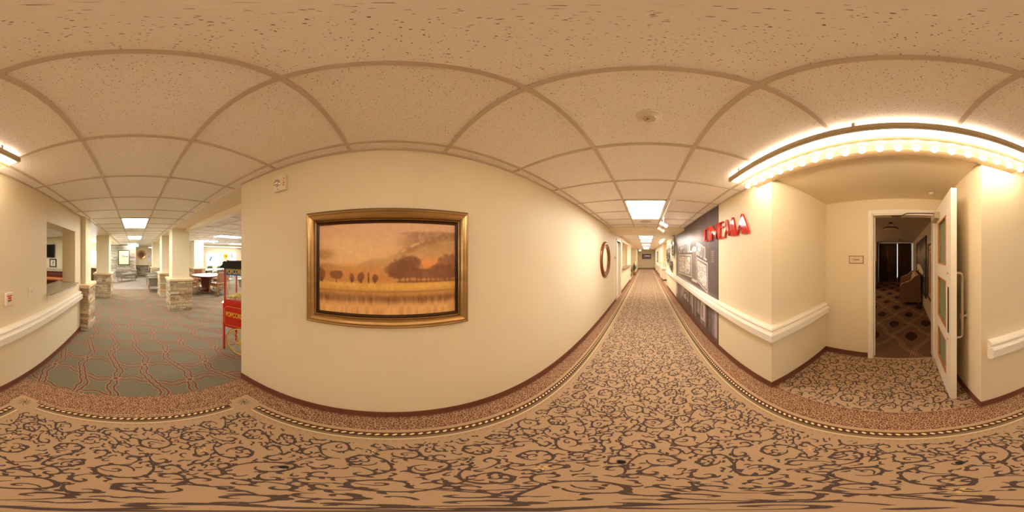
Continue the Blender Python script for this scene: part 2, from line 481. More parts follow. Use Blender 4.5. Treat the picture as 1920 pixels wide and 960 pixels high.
# base planes
rect(mb, XL-0.1, 2.2, -1.34, 20.5, 0.0, 0)
fl_mats = [M['field'], M['vine'], M['red'], M['curl'], M['dark'], M['olive'], M['bead'], M['vinegold']]
Z1, Z2, Z3 = 0.0008, 0.0019, 0.0029
for ty in range(-2, 24):
    for tx in range(-1, 4):
        ox, oy = tx*TW-0.46, ty*TH
        for P, Wd in tile_strokes:
            xs = P[0][0]+ox; ys = P[0][1]+oy
            if ys > 20.2: continue
            if not (abs(xs) < 0.9 or (0.95 < xs < 2.3 and -0.8 < ys < 1.3)): continue
            if ys > 7 and len(P) > 6:
                P2 = P[::2]; W2 = Wd[::2]
            else: P2, W2 = P, Wd
            stroke(mb, [(x+ox, y+oy) for x, y in P2], W2, Z1, 1, inside_field)
        for gx, gy in golds:
            x, y = gx+ox, gy+oy
            for k in range(5):
                a = k*1.2566+0.4
                stroke(mb, [(x+math.cos(a)*0.006, y+math.sin(a)*0.006), (x+math.cos(a)*0.016, y+math.sin(a)*0.016), (x+math.cos(a)*0.026, y+math.sin(a)*0.026)], [0.004, 0.009, 0.003], Z2, 7, inside_field)
# rust border with pale curls
rect(mb, XL, -0.86, -1.34, 20, Z1, 2); rect(mb, 0.86, XR, -1.34, 20, Z1, 2); rect(mb, XR, 1.09, -0.549, 1.08, Z1, 2)
rect(mb, -0.86, 0.86, -1.34, -1.02, Z1, 2)
def small_curl(x, y, rg):
    r = rg.uniform(0.015, 0.021); a0 = rg.uniform(0, 6.28); sg = rg.choice((-1, 1)); P = []
    for i in range(10):
        t = i/9; rad = r*(1.35-1.1*t); a = a0+sg*t*7.6
        P.append((x+rad*math.cos(a), y+rad*math.sin(a)))
    return P
sp = 0.040
y = -1.33
row = 0
while y < 14:
    xs = []
    x = -1.03+(row % 2)*sp/2
    while x < 1.10: xs.append(x); x += sp
    for x in xs:
        if inside_small(x, y):
            P = small_curl(x+rg.uniform(-.006, .006), y+rg.uniform(-.006, .006), rg)
            if y > 5: P = P[::2]
            stroke(mb, P, [0.0052]*len(P), Z2, 3, inside_small)
    y += sp*0.9; row += 1
# bead border
def border(p0, p1, nx, ny):    # p0->p1 inner edge of field ; (nx,ny) outward
    L = math.hypot(p1[0]-p0[0], p1[1]-p0[1]); dx, dy = (p1[0]-p0[0])/L, (p1[1]-p0[1])/L
    def strip(a, b, z, mi):
        P = [(p0[0]+nx*a, p0[1]+ny*a), (p1[0]+nx*a, p1[1]+ny*a), (p1[0]+nx*b, p1[1]+ny*b), (p0[0]+nx*b, p0[1]+ny*b)]
        cr = (P[1][0]-P[0][0])*(P[2][1]-P[1][1])-(P[1][1]-P[0][1])*(P[2][0]-P[1][0])
        if cr < 0: P = P[::-1]
        flat(mb, P, z, mi)
    strip(0.048, 0.055, Z2, 6); strip(0.058, 0.080, Z2, 5); strip(0.080, 0.128, Z2, 4); strip(0.128, 0.134, Z2, 3); strip(0.150, 0.156, Z2, 3)
    n = int(L/0.043)
    for i in range(n):
        s0 = (i+0.5)*0.043
        cx, cy = p0[0]+dx*s0+nx*0.104, p0[1]+dy*s0+ny*0.104
        ax, ay = dx*0.84+nx*0.54, dy*0.84+ny*0.54
        k = 10 if abs(cy) < 5 else 6
        poly = [(cx+ax*0.0155*math.cos(2*PI*j/k)-ay*0.0085*math.sin(2*PI*j/k), cy+ay*0.0155*math.cos(2*PI*j/k)+ax*0.0085*math.sin(2*PI*j/k)) for j in range(k)]
        flat(mb, poly, Z3, 6)
        if abs(cy) < 6:
            # little scroll hints along the tan band
            qx, qy = p0[0]+dx*s0+nx*0.022, p0[1]+dy*s0+ny*0.022
            stroke(mb, [(qx-dx*0.012, qy-dy*0.012), (qx+nx*0.008, qy+ny*0.008), (qx+dx*0.012, qy+dy*0.012)], [0.003, 0.006, 0.002], Z2, 5)
            stroke(mb, [(qx-dx*0.004+nx*0.012, qy-dy*0.004+ny*0.012), (qx+dx*0.006+nx*0.016, qy+dy*0.006+ny*0.016)], 0.004, Z2, 3)
border((0.70, -0.86), (0.70, 20), 1, 0)
border((-0.70, -0.86), (-0.70, 20), -1, 0)
border((0.66, -0.90), (-0.66, -0.90), 0, -1)
for sx in (-1, 1):     # corner ornaments
    rect(mb, min(sx*0.70, sx*0.875), max(sx*0.70, sx*0.875), -1.06, -0.90, Z2, 0)
    cx, cy = sx*0.78, -0.98
    for k in range(8):
        a = k*PI/4
        P = [(cx+math.cos(a+0.5*t)*(0.008+0.05*t), cy+math.sin(a+0.5*t)*(0.008+0.05*t)) for t in (0, .25, .5, .75, 1)]
        stroke(mb, P, [0.004, 0.010, 0.011, 0.007, 0.003], Z3, 5)
    rect(mb, cx-0.008, cx+0.008, cy-0.008, cy+0.008, Z3+0.0003, 4)
fl = mb.build('floor', fl_mats); struct(fl, 'tan scroll-patterned corridor carpet with beaded rust border', 'floor')

# lounge carpet
mb = MB()
rect(mb, -13, 6, -18.5, -1.34, 0.0012, 0)
rect(mb, -13, XL-0.12, -1.34, 0.1, 0.0012, 0)
rect(mb, -13, 6, -18.5, -7.6, 0.0022, 3)
O = Vector((0.192, -1.66)); E1 = Vector((0.743, -0.105)); E2 = Vector((0.107, -0.745))
def in_trel(x, y): return -7.55 < y < -1.345 and -5.5 < x < 1.03 or (-2.6 < y < -1.345 and 1.03 > x > -5)
prof_w = []
def lobe(f):      # 0..1 between two crossings, stepped ogee bulge
    d = min(f, 1-f)*2
    if d < .10: return 0.0
    if d < .30: k = (d-.10)/.20; return .38*(k*k*(3-2*k))
    if d < .52: return .38
    k = min(1, (d-.52)/.34); return .38+.62*(k*k*(3-2*k))
def world(u, v): q = O+E1*u+E2*v; return (q.x, q.y)
for fam in (0, 1):
    A, B = (E1, E2) if fam == 0 else (E2, E1)
    nrm = B.normalized()
    for j in range(-26, 26):
        off = j/2
        for sgn in (-1, 1):
            P = []
            for i in range(-8*40, 8*40+1):
                t = i/40; cell = math.floor(2*t); f = 2*t-cell
                sg = -1 if (cell+j) % 2 == 0 else 1
                ros_l = (cell+j) % 2 == 0          # a rosette sits at the left crossing of this cell
                dr = f if ros_l else 1-f
                sep = 0.015+0.018*min(1, dr/0.22)
                q = O+A*t+B*off+nrm*(0.054*sg*lobe(f)+sep*sgn)
                P.append((q.x, q.y))
            P = [p for p in P if -6 < p[0] < 1.3 and -8 < p[1] < -1.2]
            if len(P) < 3: continue
            stroke(mb, P, 0.034, 0.0028+fam*0.0020, 2, in_trel)
            stroke(mb, P, 0.023, 0.0038+fam*0.0020, 1, in_trel)
for i in range(-20, 20):
    for j in range(-20, 20):
        if (i+j) % 2: continue
        q = O+E1*(i/2)+E2*(j/2)
        if in_trel(q.x, q.y):
            for rr, z, mi in ((0.038, 0.0069, 2), (0.028, 0.0074, 1)):
                flat(mb, [(q.x+rr*math.cos(k*PI/5), q.y+rr*math.sin(k*PI/5)) for k in range(10)], z, mi)
lo = mb.build('floor_lounge', [M['taupe'], M['trel'], M['trelline'], M['lilac']]); struct(lo, 'taupe lounge carpet with rust trellis pattern', 'floor')
# cinema carpet
mb = MB()
rect(mb, 2.16, 9.9, -0.66, 3.0, 0.001, 0)
def in_cin(x, y): return 2.17 < x < 9.8 and -0.62 < y < 2.9
for i in range(-4, 26):
    for j in range(-3, 12):
        cx, cy = 2.3+i*0.62, -0.5+j*0.34
        if (i+j) % 2: continue
        poly = [(cx+0.20*math.cos(a), cy+0.11*math.sin(a)*abs(math.sin(a))**0.7) for a in [k*PI/8 for k in range(16)]]
        if in_cin(cx-0.15, cy) and in_cin(cx+0.15, cy): flat(mb, poly, 0.0016, 2)
for fam in (-1, 1):
    for k in range(-14, 40):
        for d in (-0.035, 0, 0.035):
            P = []
            for i in range(0, 160):
                x = 2.0+i*0.05; base = (x-2.3)/0.62*0.34*fam
                yy = base+k*0.68-0.5+d+0.34+0.035*math.sin((x-2.3)/0.62*2*PI)
                P.append((x, yy))
            P = [p for p in P if -0.8 < p[1] < 3.1]
            if len(P) > 2: stroke(mb, P, 0.007, 0.002, 1, in_cin)
ci = mb.build('floor_cinema', [M['cine'], M['cineline'], M['cinedark']]); struct(ci, 'dark brown cinema room carpet with gold lattice lines', 'floor')

# ================================================================== CEILING
mb = MB()
mb.box(-13.5, 10.2, -19, 22, ZC, ZC+0.2, 0)
ce = mb.build('ceiling', M['tile']); struct(ce, 'white fissured acoustic tile ceiling', 'ceiling')
mb = MB()
gx = [0.29+0.61*k for k in range(-22, 2)]; gy = [0.352+0.61*k for k in range(-31, 33)]
for x in gx:
    mb.box(x-0.012, x+0.012, -18.9, 20, ZC-0.008, ZC+0.01)
for y in gy:
    mb.box(-13.2, 1.04, y-0.0115, y+0.0115, ZC-0.0075, ZC+0.01)
for a, b in ((-1.345, 5.5), (6.6, 10.4)):
    mb.box(XL-0.005, XL+0.02, a, b, ZC-0.010, ZC+0.01)
mb.box(XR-0.02, XR+0.005, 1.30, 8.2, ZC-0.010, ZC+0.01); mb.box(XR-0.02, XR+0.005, -3.1, -0.86, ZC-0.010, ZC+0.01)
o = mb.build('trim_ceiling_grid', M['tbar']); struct(o, 'painted metal tee grid between the ceiling tiles', 'trim')
# painted flat ceilings
mb = MB(); mb.box(XR, 2.14, -0.56, 1.09, ZC-0.012, ZC+0.01); o = mb.build('ceiling_alcove', M['drywall']); struct(o, 'smooth cream ceiling of the cinema alcove', 'ceiling')
mb = MB(); mb.box(2.14, 9.9, -0.66, 3.0, 2.39-0.045, ZC+0.02); o = mb.build('ceiling_cinema', M['wall_tan']); struct(o, 'smooth ceiling of the dark cinema room', 'ceiling')
mb = MB(); mb.box(XL, XR, 4.40, 5.42, ZC-0.085, ZC+0.01); o = mb.build('ceiling_soffit', M['drywall']); struct(o, 'lowered cream soffit crossing the corridor', 'ceiling')
mb = MB(); mb.box(0.96, 1.5, -12, -3.08, ZC-0.016, ZC+0.01); mb.box(-1.42, -1.04, -12, -1.345, ZC-0.020, ZC+0.01)
mb.box(-1.56, -1.42, -12, -1.225, 2.245, ZC+0.01); mb.box(-13, -1.56, -10.2, -9.95, 2.245, ZC+0.01)
o = mb.build('trim_lounge_beams', M['drywall']); struct(o, 'cream painted beams linking the lounge columns', 'trim')

# ================================================================== WALLS
def wallbox(name, boxes, m, label):
    for b in boxes:
        mb = MB(); mb.box(*b); struct(mb.build(name, m), label, 'wall')
wallbox('wall_left', [(XL-0.12, XL, -1.345, 5.56, 0, ZC), (XL-0.12, XL, 5.56, 6.49, 2.10, ZC), (XL-0.12, XL, 6.49, 6.80, 0, ZC),
                      (XL-0.12, XL, 6.80, 9.85, 0, 0.98), (XL-0.12, XL, 6.80, 9.85, 2.20, ZC), (XL-0.12, XL+0.04, 9.85, 10.4, 0, ZC)], M['wall'], 'cream left corridor wall carrying the landscape painting')
wallbox('wall_left_far', [(XL-0.12, XL, 10.4, 11.3, 2.22, ZC), (-1.9, -1.8, 10.4, 17.2, 0, ZC), (-1.9, XL, 17.2, 17.35, 0, ZC), (XL-0.12, XL, 17.35, 20, 0, ZC), (-1.9, XL-0.12, 10.35, 10.45, 0, ZC),
                      (XL-0.10, XL, 15.2, 17.2, 0, 1.0)], M['wall'], 'cream recessed wall at the far left of the corridor')
wallbox('wall_room_left', [(-3.2, -3.1, 5.0, 10.4, 0, ZC), (-3.2, XL-0.12, 5.0, 5.1, 0, ZC), (-3.2, XL-0.12, 10.3, 10.35, 0, ZC)], M['wall_y'], 'yellow cream walls of the side office')
wallbox('wall_right', [(XR, XR+0.25, 1.08, 8.18, 0, ZC), (XR, XR+0.25, -1.75, -0.549, 0, ZC), (XR, XR+0.25, -2.74, -1.75, 0, 1.055), (XR, XR+0.25, -2.74, -1.75, 2.005, ZC),
                       (XR, XR+0.25, -3.06, -2.74, 0, ZC)], M['wall'], 'cream right corridor wall with mural and pass-through')
wallbox('wall_alcove', [(2.13, 2.25, 0.44, 1.20, 0, ZC), (2.13, 2.25, -0.44, 0.44, 2.14, ZC), (2.13, 2.25, -0.67, -0.44, 0, ZC), (XR+0.25, 2.13, 1.08, 1.20, 0, ZC), (XR+0.25, 2.13, -0.67, -0.549, 0, ZC)],
        M['wall'], 'cream walls around the cinema alcove')
wallbox('wall_cinema', [(2.25, 9.9, -0.75, -0.63, 0, ZC), (9.7, 9.9, -0.63, 3.0, 0, ZC), (2.25, 9.9, 2.9, 3.0, 0, ZC), (2.25, 8.6, 1.9, 2.0, 0, 0.001), (8.8, 9.7, 1.42, 1.52, 0, ZC)], M['wall_tan'], 'tan walls of the dark cinema room')
wallbox('wall_right_far', [(XR, 2.2, 8.18, 8.28, 0, ZC), (2.1, 2.2, 8.28, 10.1, 0, ZC), (XR, 2.2, 10.1, 10.2, 0, ZC), (XR, XR+0.12, 10.2, 20.0, 0, ZC)], M['wall'], 'pale right corridor wall beyond the mural')
wallbox('wall_end', [(XL-1, XR+1, 20.0, 20.12, 0, ZC)], M['wall_tan'], 'tan wall closing the far end of the corridor')
# lounge shell
wallbox('wall_lounge_north', [(-13, XL-0.12, -0.05, 0.07, 0, ZC)], M['wall'], 'cream wall behind the popcorn cart')
wallbox('wall_lounge_west', [(-13.1, -13.0, -19, 0.1, 0, ZC)], M['wall'], 'cream far side wall of the lounge')
wallbox('wall_lounge_clock', [(-1.06, -0.07, -12.85, -12.7, 0, ZC), (-0.09, 0.05, -12.85, -11.2, 0, ZC)], M['wall'], 'cream wall with the round plaque above stone wainscot')
wallbox('wall_lounge_far', [(-6.0, 0.1, -17.6, -17.5, 0, ZC)], M['wall'], 'cream wall far behind the lounge')
wallbox('wall_sunroom', [(-6.1, -3.9, -13.1, -13.0, 0, ZC), (-7.6, -6.1, -13.1, -13.0, 0, 0.62), (-7.6, -6.1, -13.1, -13.0, 1.88, ZC), (-8.5, -7.6, -13.1, -13.0, 0, ZC),
                         (-9.4, -8.5, -13.1, -13.0, 0, 0.62), (-9.4, -8.5, -13.1, -13.0, 1.95, ZC), (-13, -9.4, -13.1, -13.0, 0, ZC), (-4.0, -3.9, -17.5, -13.0, 0, ZC)], M['wall'], 'cream sunroom wall between bright windows')
wallbox('wall_kitchen', [(2.4, 6.0, -6.1, -6.0, 0, ZC), (6.0, 6.1, -6.1, -1.2, 0, ZC), (1.295, 6.0, -1.3, -1.2, 0, ZC), (1.60, 2.0, -9.7, -9.6, 0, ZC), (2.0, 3.4, -9.7, -9.6, 0, 1.05), (2.0, 3.4, -9.7, -9.6, 1.9, ZC),
                         (3.4, 4.0, -9.7, -9.6, 0, ZC), (3.9, 4.0, -9.6, -6.1, 0, ZC)], M['wall_y'], 'yellow cream walls of the kitchenette behind the pass-through')

# stone
def ledge(mb, x0, x1, y0, y1, z0, z1, seed=1, faces='NSEW', hmin=0.035, hmax=0.075, lmin=0.10, lmax=0.30):
    r = random.Random(seed)
    mb.box(x0+0.02, x1-0.02, y0+0.02, y1-0.02, z0, z1, 6)
    z = z0
    while z < z1-0.012:
        h = r.uniform(hmin, hmax)
        if z+h > z1-0.02: h = z1-z
        g = 0.003
        for f in faces:
            a0, a1 = (x0, x1) if f in 'NS' else (y0, y1)
            a = a0
            while a < a1-0.01:
                l = r.uniform(lmin, lmax)
                if a+l > a1-0.06: l = a1-a
                d = r.uniform(0.0, 0.016); mi = r.randrange(6)
                zz0, zz1 = z+g, z+h-g
                if r.random() < 0.22 and h > 0.06:
                    zm = z+h*r.uniform(.4, .6); lay = ((zz0, zm-g), (zm+g, zz1))
                else: lay = ((zz0, zz1),)
                for (p, q) in lay:
                    d2 = d+r.uniform(-.003, .003)
                    if f == 'S': mb.box(a+g, a+l-g, y0-d2, y0+0.03, p, q, mi)
                    if f == 'N': mb.box(a+g, a+l-g, y1-0.03, y1+d2, p, q, mi)
                    if f == 'W': mb.box(x0-d2, x0+0.03, a+g, a+l-g, p, q, mi)
                    if f == 'E': mb.box(x1-0.03, x1+d2, a+g, a+l-g, p, q, mi)
                    mi = r.randrange(6)
                a += l
        z += h
def column(name, cx0, cx1, cy0, cy1, label, seed, ztop=0.935, faces='NSEW', cap_to=None):
    o = thing(name, label, 'column', ((cx0+cx1)/2, (cy0+cy1)/2, 0), kind='structure')
    lx0, lx1, ly0, ly1 = -(cx1-cx0)/2, (cx1-cx0)/2, -(cy1-cy0)/2, (cy1-cy0)/2
    mb = MB(); ledge(mb, lx0, lx1, ly0, ly1, 0, ztop-0.07, seed, faces); mb.build('stone_base', ST+[M['mortar']], o, bevel=0.004, seg=1)
    mb = MB(); mb.box(lx0-0.035, lx1+0.035, ly0-0.035, ly1+0.035, ztop-0.07, ztop); mb.build('cap_stone', M['cap'], o, bevel=0.014)
    mb = MB(); mb.box(lx0+0.07, lx1-0.07, ly0+0.07, ly1-0.07, ztop, ZC-0.015)
    mb.build('shaft', M['wall_y'], o)
    return o
column('column_1', 0.885, 1.33, -3.57, -3.03, 'stone based cream column at the end of the pass-through wall', 3, 1.0)
column('column_2', 0.87, 1.50, -6.54, -5.93, 'stone based cream column next beyond the pass-through wall column', 4)
column('column_3', -1.60, -0.965, -4.86, -4.31, 'nearest stone based cream column beside the popcorn cart side', 5)
column('column_4', -1.60, -0.965, -6.65, -6.02, 'second stone based column directly behind the nearest one', 6)
column('column_5', -1.60, -0.965, -9.75, -9.12, 'third stone based column, farthest in its row', 7)
column('column_6', -3.78, -3.10, -8.85, -8.15, 'stone based column behind the round game table', 8)
# stone walls at the end
mb = MB(); ledge(mb, -0.07, 2.1, -11.5, -11.2, 0, ZC-0.02, 11, 'N', 0.07, 0.14, 0.2, 0.6)
o = mb.build('wall_stone', STG+[M['mortar']]); struct(o, 'stacked grey brown stone wall behind the bench', 'wall')
mb = MB(); ledge(mb, -1.10, -0.09, -12.85, -12.64, 0, 0.80, 12, 'NW', 0.06, 0.12, 0.15, 0.4); mb.box(-1.13, -0.09, -12.85, -12.60, 0.80, 0.85, 5)
o = mb.build('wall_wainscot', STG+[M['mortar']]); struct(o, 'low grey stone wainscot with dark ledge', 'wall')
mb = MB(); mb.box(-0.07, 2.1, -11.21, -11.17, 2.32, ZC-0.01); o = mb.build('trim_stone_top', M['bronze']); struct(o, 'dark trim along the top of the stone wall', 'trim')

# ---- baseboards
BP = [(0, 0), (0.010, 0), (0.012, 0.004), (0.006, 0.014), (0.006, 0.088), (0.003, 0.095), (0, 0.095)]
def baseb(name, path, side, label):
    mb = MB(); mb.sweep(path, BP, 0, side); o = mb.build(name, M['base']); struct(o, label, 'baseboard')
baseb('baseboard_left', [(XL, -1.345), (XL, 5.5)], -1, 'brown vinyl baseboard under the landscape painting')
baseb('baseboard_left_end', [(XL-0.12, -1.345), (XL, -1.345)], -1, 'brown baseboard around the left wall end')
baseb('baseboard_left_far', [(XL, 6.55), (XL, 9.85)], -1, 'brown baseboard under the side office counter')
baseb('baseboard_column', [(XL, 9.85), (XL+0.04, 9.85), (XL+0.04, 10.4)], -1, 'brown baseboard around the corridor pillar')
baseb('baseboard_right', [(XR, 8.18), (XR, 1.08), (2.13, 1.08), (2.13, 0.46)], -1, 'brown baseboard running under the mural and into the alcove')
baseb('baseboard_right_near', [(2.13, -0.46), (2.13, -0.549), (XR, -0.549), (XR, -3.03)], -1, 'brown baseboard behind the open door and along the pass-through wall')
baseb('baseboard_right_far', [(2.1, 8.28), (2.1, 10.1), (XR, 10.1), (XR, 20)], 1, 'brown baseboard beyond the film reels')
baseb('baseboard_end', [(XL, 20.0), (XR, 20.0)], -1, 'dark baseboard at the corridor end wall')

# ---- handrails
HP = [(0.0, 0.70), (0.028, 0.70), (0.080, 0.738), (0.088, 0.752), (0.088, 0.822), (0.080, 0.834), (0.050, 0.840), (0.050, 0.850), (0.062, 0.856), (0.066, 0.868), (0.058, 0.882), (0.040, 0.888), (0.0, 0.888)]
mb = MB(); mb.sweep([(XR, 8.12), (XR, 1.08), (2.06, 1.08)], HP, 0, -1)
o = mb.build('handrail', M['trimwhite'], bevel=0.003); tag(o, 'white moulded handrail crossing the mural and turning into the alcove', 'handrail')
mb = MB(); mb.sweep([(XR, -0.60), (XR, -2.93)], HP, 0, -1)
o = mb.build('handrail', M['trimwhite'], bevel=0.003); tag(o, 'white moulded handrail on the wall under the pass-through window', 'handrail')
mb = MB(); mb.sweep([(XR+0.9, 10.1), (XR, 10.1), (XR, 11.0)], HP, 0, 1)
o = mb.build('handrail', M['trimwhite']); tag(o, 'short white handrail wrapping the far corner beyond the film reels', 'handrail')
mb = MB(); mb.sweep([(XR, 12.4), (XR, 16.8)], HP, 0, 1)
o = mb.build('handrail', M['trimwhite']); tag(o, 'distant white handrail below the far framed picture on the right wall', 'handrail')

# ---- pass-through sill
t = thing('window_sill', 'speckled granite sill with white apron under the pass-through window', 'sill', (XR, -2.245, 1.06), kind='structure')
mb = MB(); mb.box(-0.05, 0.36, -0.545, 0.50, 0, 0.028); mb.build('granite_slab', M['granite'], t, bevel=0.005)
mb = MB(); mb.sweep([(0, -0.50), (0, 0.46)], [(0, -0.075), (0.012, -0.075), (0.014, -0.05), (0.03, -0.012), (0.03, 0), (0, 0)], 0, 1); mb.build('apron', M['trimwhite'], t)
# office counter
mb = MB(); mb.box(XL-0.17, XL+0.10, 6.78, 9.87, 0.98, 1.02); o = mb.build('window_counter', M['granite2'], bevel=0.006); struct(o, 'brown stone counter on the low wall of the side office', 'counter')
mb = MB()
for (y0, y1, z0, z1) in ((5.50, 5.57, 0, 2.17), (6.47, 6.54, 0, 2.17), (5.50, 6.54, 2.10, 2.17)): mb.box(XL-0.13, XL+0.015, y0, y1, z0, z1)
mb.box(XL-0.125, XL-0.12+0.03, 5.57, 6.47, 0.0, 2.1)
o = mb.build('door_2', M['trimwhite']); struct(o, 'white trimmed closed doorway beyond the round mirror', 'door')
mb = MB(); 
for (y0, y1, z0, z1) in ((6.74, 6.81, 0.98, 2.25), (9.84, 9.9, 0.98, 2.25), (6.74, 9.9, 2.19, 2.25)): mb.box(XL-0.13, XL+0.012, y0, y1, z0, z1)
o = mb.build('trim_counter_opening', M['trimwhite']); struct(o, 'pale trim around the office counter opening', 'trim')
# far right doors
for n, y0, lab in ((3, 11.2, 'white framed door on the far right wall, nearer of two'), (4, 17.2, 'white framed door on the far right wall, farther of two')):
    t = thing('door_%d' % n, lab, 'door', (XR, y0, 0), kind='structure')
    mb = MB()
    for (a, b, z0, z1) in ((0, 0.08, 0, 2.15), (1.0, 1.08, 0, 2.15), (0, 1.08, 2.07, 2.15)): mb.box(-0.02, 0.0, a, b, z0, z1)
    mb.build('door_frame', M['trimwhite'], t)
    mb = MB(); mb.box(-0.012, 0.0, 0.08, 1.0, 0.01, 2.07); mb.build('door_leaf', M['trimwhite'], t)
    mb = MB(); mb.cyl((-0.012, 0.16, 1.0), (-0.06, 0.16, 1.0), 0.025, n=12); mb.build('knob', M['steel'], t)

# ================================================================== MURAL
FONT = {'C': ["01110","10001","10000","10000","10000","10001","01110"], 'A': ["01110","10001","10001","11111","10001","10001","10001"],
 'P': ["11110","10001","10001","11110","10000","10000","10000"], 'I': ["111","010","010","010","010","010","111"],
 'T': ["11111","00100","00100","00100","00100","00100","00100"], 'O': ["01110","10001","10001","10001","10001","10001","01110"], 'L': ["10000","10000","10000","10000","10000","10000","11111"]}
def word_mask(s_, t_, word):
    """s_,t_ in 0..1 box; t up; returns mask"""
    cols = []
    for ch in word:
        g = FONT[ch]
        for c in range(len(g[0])): cols.append([row[c] == '1' for row in g])
        cols.append([False]*7)
    cols = cols[:-1]; G = np.array(cols).T[::-1]
    xi = np.clip((s_*len(cols)).astype(int), 0, len(cols)-1); yi = np.clip((t_*7).astype(int), 0, 6)
    return G[yi, xi] & (s_ > 0) & (s_ < 1) & (t_ > 0) & (t_ < 1)
MW, MH0, MH1 = 3.44, 0.097, 2.352
def mural(U, V):
    X = U*MW; Z = MH0+V*(MH1-MH0)
    n1 = vnoise(U, V, 5, 3, 1, 5); n2 = vnoise(U, V, 60, 40, 2, 2)
    base = lerp(C3(98, 84, 84)+0*U[..., None], C3(76, 60, 58)+0*U[..., None], sm(1.3, 2.3, Z))
    base = lerp(base, C3(150, 138, 136)+0*U[..., None], 0.45*np.exp(-((Z-1.95)/0.16)**2)*np.exp(-((X-1.3)/1.5)**2))
    img = base+(n1[..., None]-0.5)*22
    def put(mask, col, a=1.0):
        img[mask] = img[mask]*(1-a)+np.array(col, float)*a
    # side facade behind, right
    put((X > 3.02) & (Z > 0.9), (92, 78, 80), 0.5)
    put((X > 2.99) & (X < 3.01) & (Z > 0.85), (140, 128, 126), 0.5)
    put((X > 3.15) & (X < 3.27) & (Z > 1.45) & (Z < 1.66) & (((Z*60).astype(int) % 2) == 0), (150, 138, 136), 0.8)
    # marquee left
    def marquee(x0, x1, zt0, zt1, zb0, zb1, seed):
        s_ = (X-x0)/(x1-x0); zt = zt0+(zt1-zt0)*s_; zb = zb0+(zb1-zb0)*s_; t_ = (Z-zb)/(zt-zb)
        inn = (s_ > 0) & (s_ < 1) & (t_ > 0) & (t_ < 1)
        put(inn, (168, 156, 152)); put(inn & ((s_ < .03) | (s_ > .97) | (t_ > .965) | (t_ < .04)), (214, 204, 198))
        put(inn & (s_ > .045) & (s_ < .955) & (t_ > .055) & (t_ < .93), (104, 92, 92))
        pan = inn & (s_ > .09) & (s_ < .91) & (t_ > .09) & (t_ < .88); put(pan, (228, 220, 212))
        rows = 7; rI = np.clip(((t_-.09)/.79*rows).astype(int), 0, rows-1); rf = ((t_-.09)/.79*rows) % 1
        put(pan & (rf < .10), (150, 140, 138))
        rr = np.random.RandomState(seed); K = 17; tab = rr.rand(rows, K) < .72
        for r_, cut in ((0, .0), (2, .30), (3, .2)): tab[r_, int(K*(1-cut)):] = False
        cI = np.clip(((s_-.09)/.82*K).astype(int), 0, K-1); cf = ((s_-.09)/.82*K) % 1
        hgt = np.where((rI == 4) | (rI == 2), 0.80, 0.62)
        gl = rr.rand(12, 5, 3) < .62; gl[:, :, 0] |= rr.rand(12, 5) < .5; gid = rr.randint(0, 12, (rows, K))
        gy_ = np.clip(((rf-.20)/hgt*5).astype(int), 0, 4); gx_ = np.clip(((cf-.10)/.74*3).astype(int), 0, 2)
        put(pan & tab[rI, cI] & (cf > .10) & (cf < .84) & (rf > .20) & (rf < .20+hgt) & gl[gid[rI, cI], gy_, gx_], (84, 70, 70), 0.9)
    # canopy and ground in front
    can = (Z < 1.05-0.20*(X-0.3)/2.7) & (Z > 0.84-0.10*(X-0.3)) & (X > 0.30) & (X < 3.0)
    put(can, (138, 126, 122)); put(can & (Z < 0.90-0.075*(X-0.3)), (196, 182, 176), 0.8)
    marquee(0.40, 1.98, 1.62, 1.60, 1.02, 1.06, 5)
    # pylon
    py = (X > 2.0) & (X < 2.36) & (Z > 1.02) & (Z < 1.72+0.06*np.cos((X-2.18)/0.18*1.5)); put(py, (150, 138, 134))
    put(py & ((((X-2.0)/0.045).astype(int) % 2) == 0) & (Z < 1.66), (104, 92, 90)); put(py & (Z > 1.66), (196, 186, 180))
    put((X > 1.98) & (X < 2.38) & (Z > 0.99) & (Z < 1.05), (200, 188, 182))
    marquee(2.38, 3.0, 1.54, 1.44, 1.03, 0.90, 9)
    # letters
    s_ = (X-0.45)/(1.98-0.45); t_ = (Z-(1.67-0.02*s_))/0.26
    wm = word_mask(s_-0.012, t_-0.04, 'CAPITOL'); put(wm, (90, 70, 72)); wm = word_mask(s_, t_, 'CAPITOL'); put(wm, (240, 230, 224))
    s2 = (X-2.34)/(2.94-2.34); t2 = (Z-(1.60-0.12*s2))/(0.27-0.04*s2)
    wm = word_mask(s2-0.03, t2-0.04, 'CAPITOL'); put(wm, (90, 70, 72)); wm = word_mask(s2, t2, 'CAPITOL'); put(wm, (240, 230, 224))
    # curve of road edge
    rd = (Z < 0.80-0.03*(X-1)) & (Z > 0.66); put(rd, (92, 78, 78)); put(rd & (np.abs(Z-(0.79-0.03*(X-1))) < 0.01), (168, 152, 148))
    # lower shop fronts
    low = (Z < 0.70); st = np.clip(vnoise(U, V*0.3, 34, 3, 8, 2), 0, 1)
    put(low, (104, 90, 88)); img[low] += ((st-0.45)*170)[low][:, None]
    put(low & (X > 0.9) & (X < 2.7) & (((X/0.16).astype(int) % 3) == 0) & (Z > 0.34), (184, 170, 164), .6)
    put(low & (X > 2.62) & (X < 2.86) & (Z > 0.28), (206, 192, 186), .8); put(low & (X > 2.66) & (X < 2.76) & (Z > 0.33) & (Z < 0.6), (110, 96, 96), .7)
    put(low & (X > 1.86) & (X < 2.0) & (Z > 0.20), (150, 136, 132), .9); put(low & (X > 2.2) & (X < 2.32) & (Z > 0.16), (138, 124, 122), .9)
    # car with round roof
    cx, cz = 1.42, 0.36; ell = ((X-cx)/0.36)**2+((Z-cz)/0.22)**2
    put(low & (ell < 1) & (Z > cz), (60, 46, 48)); put(low & (ell < .62) & (Z > cz+0.02) & (((X*11).astype(int) % 4) != 0), (190, 176, 170), .85)
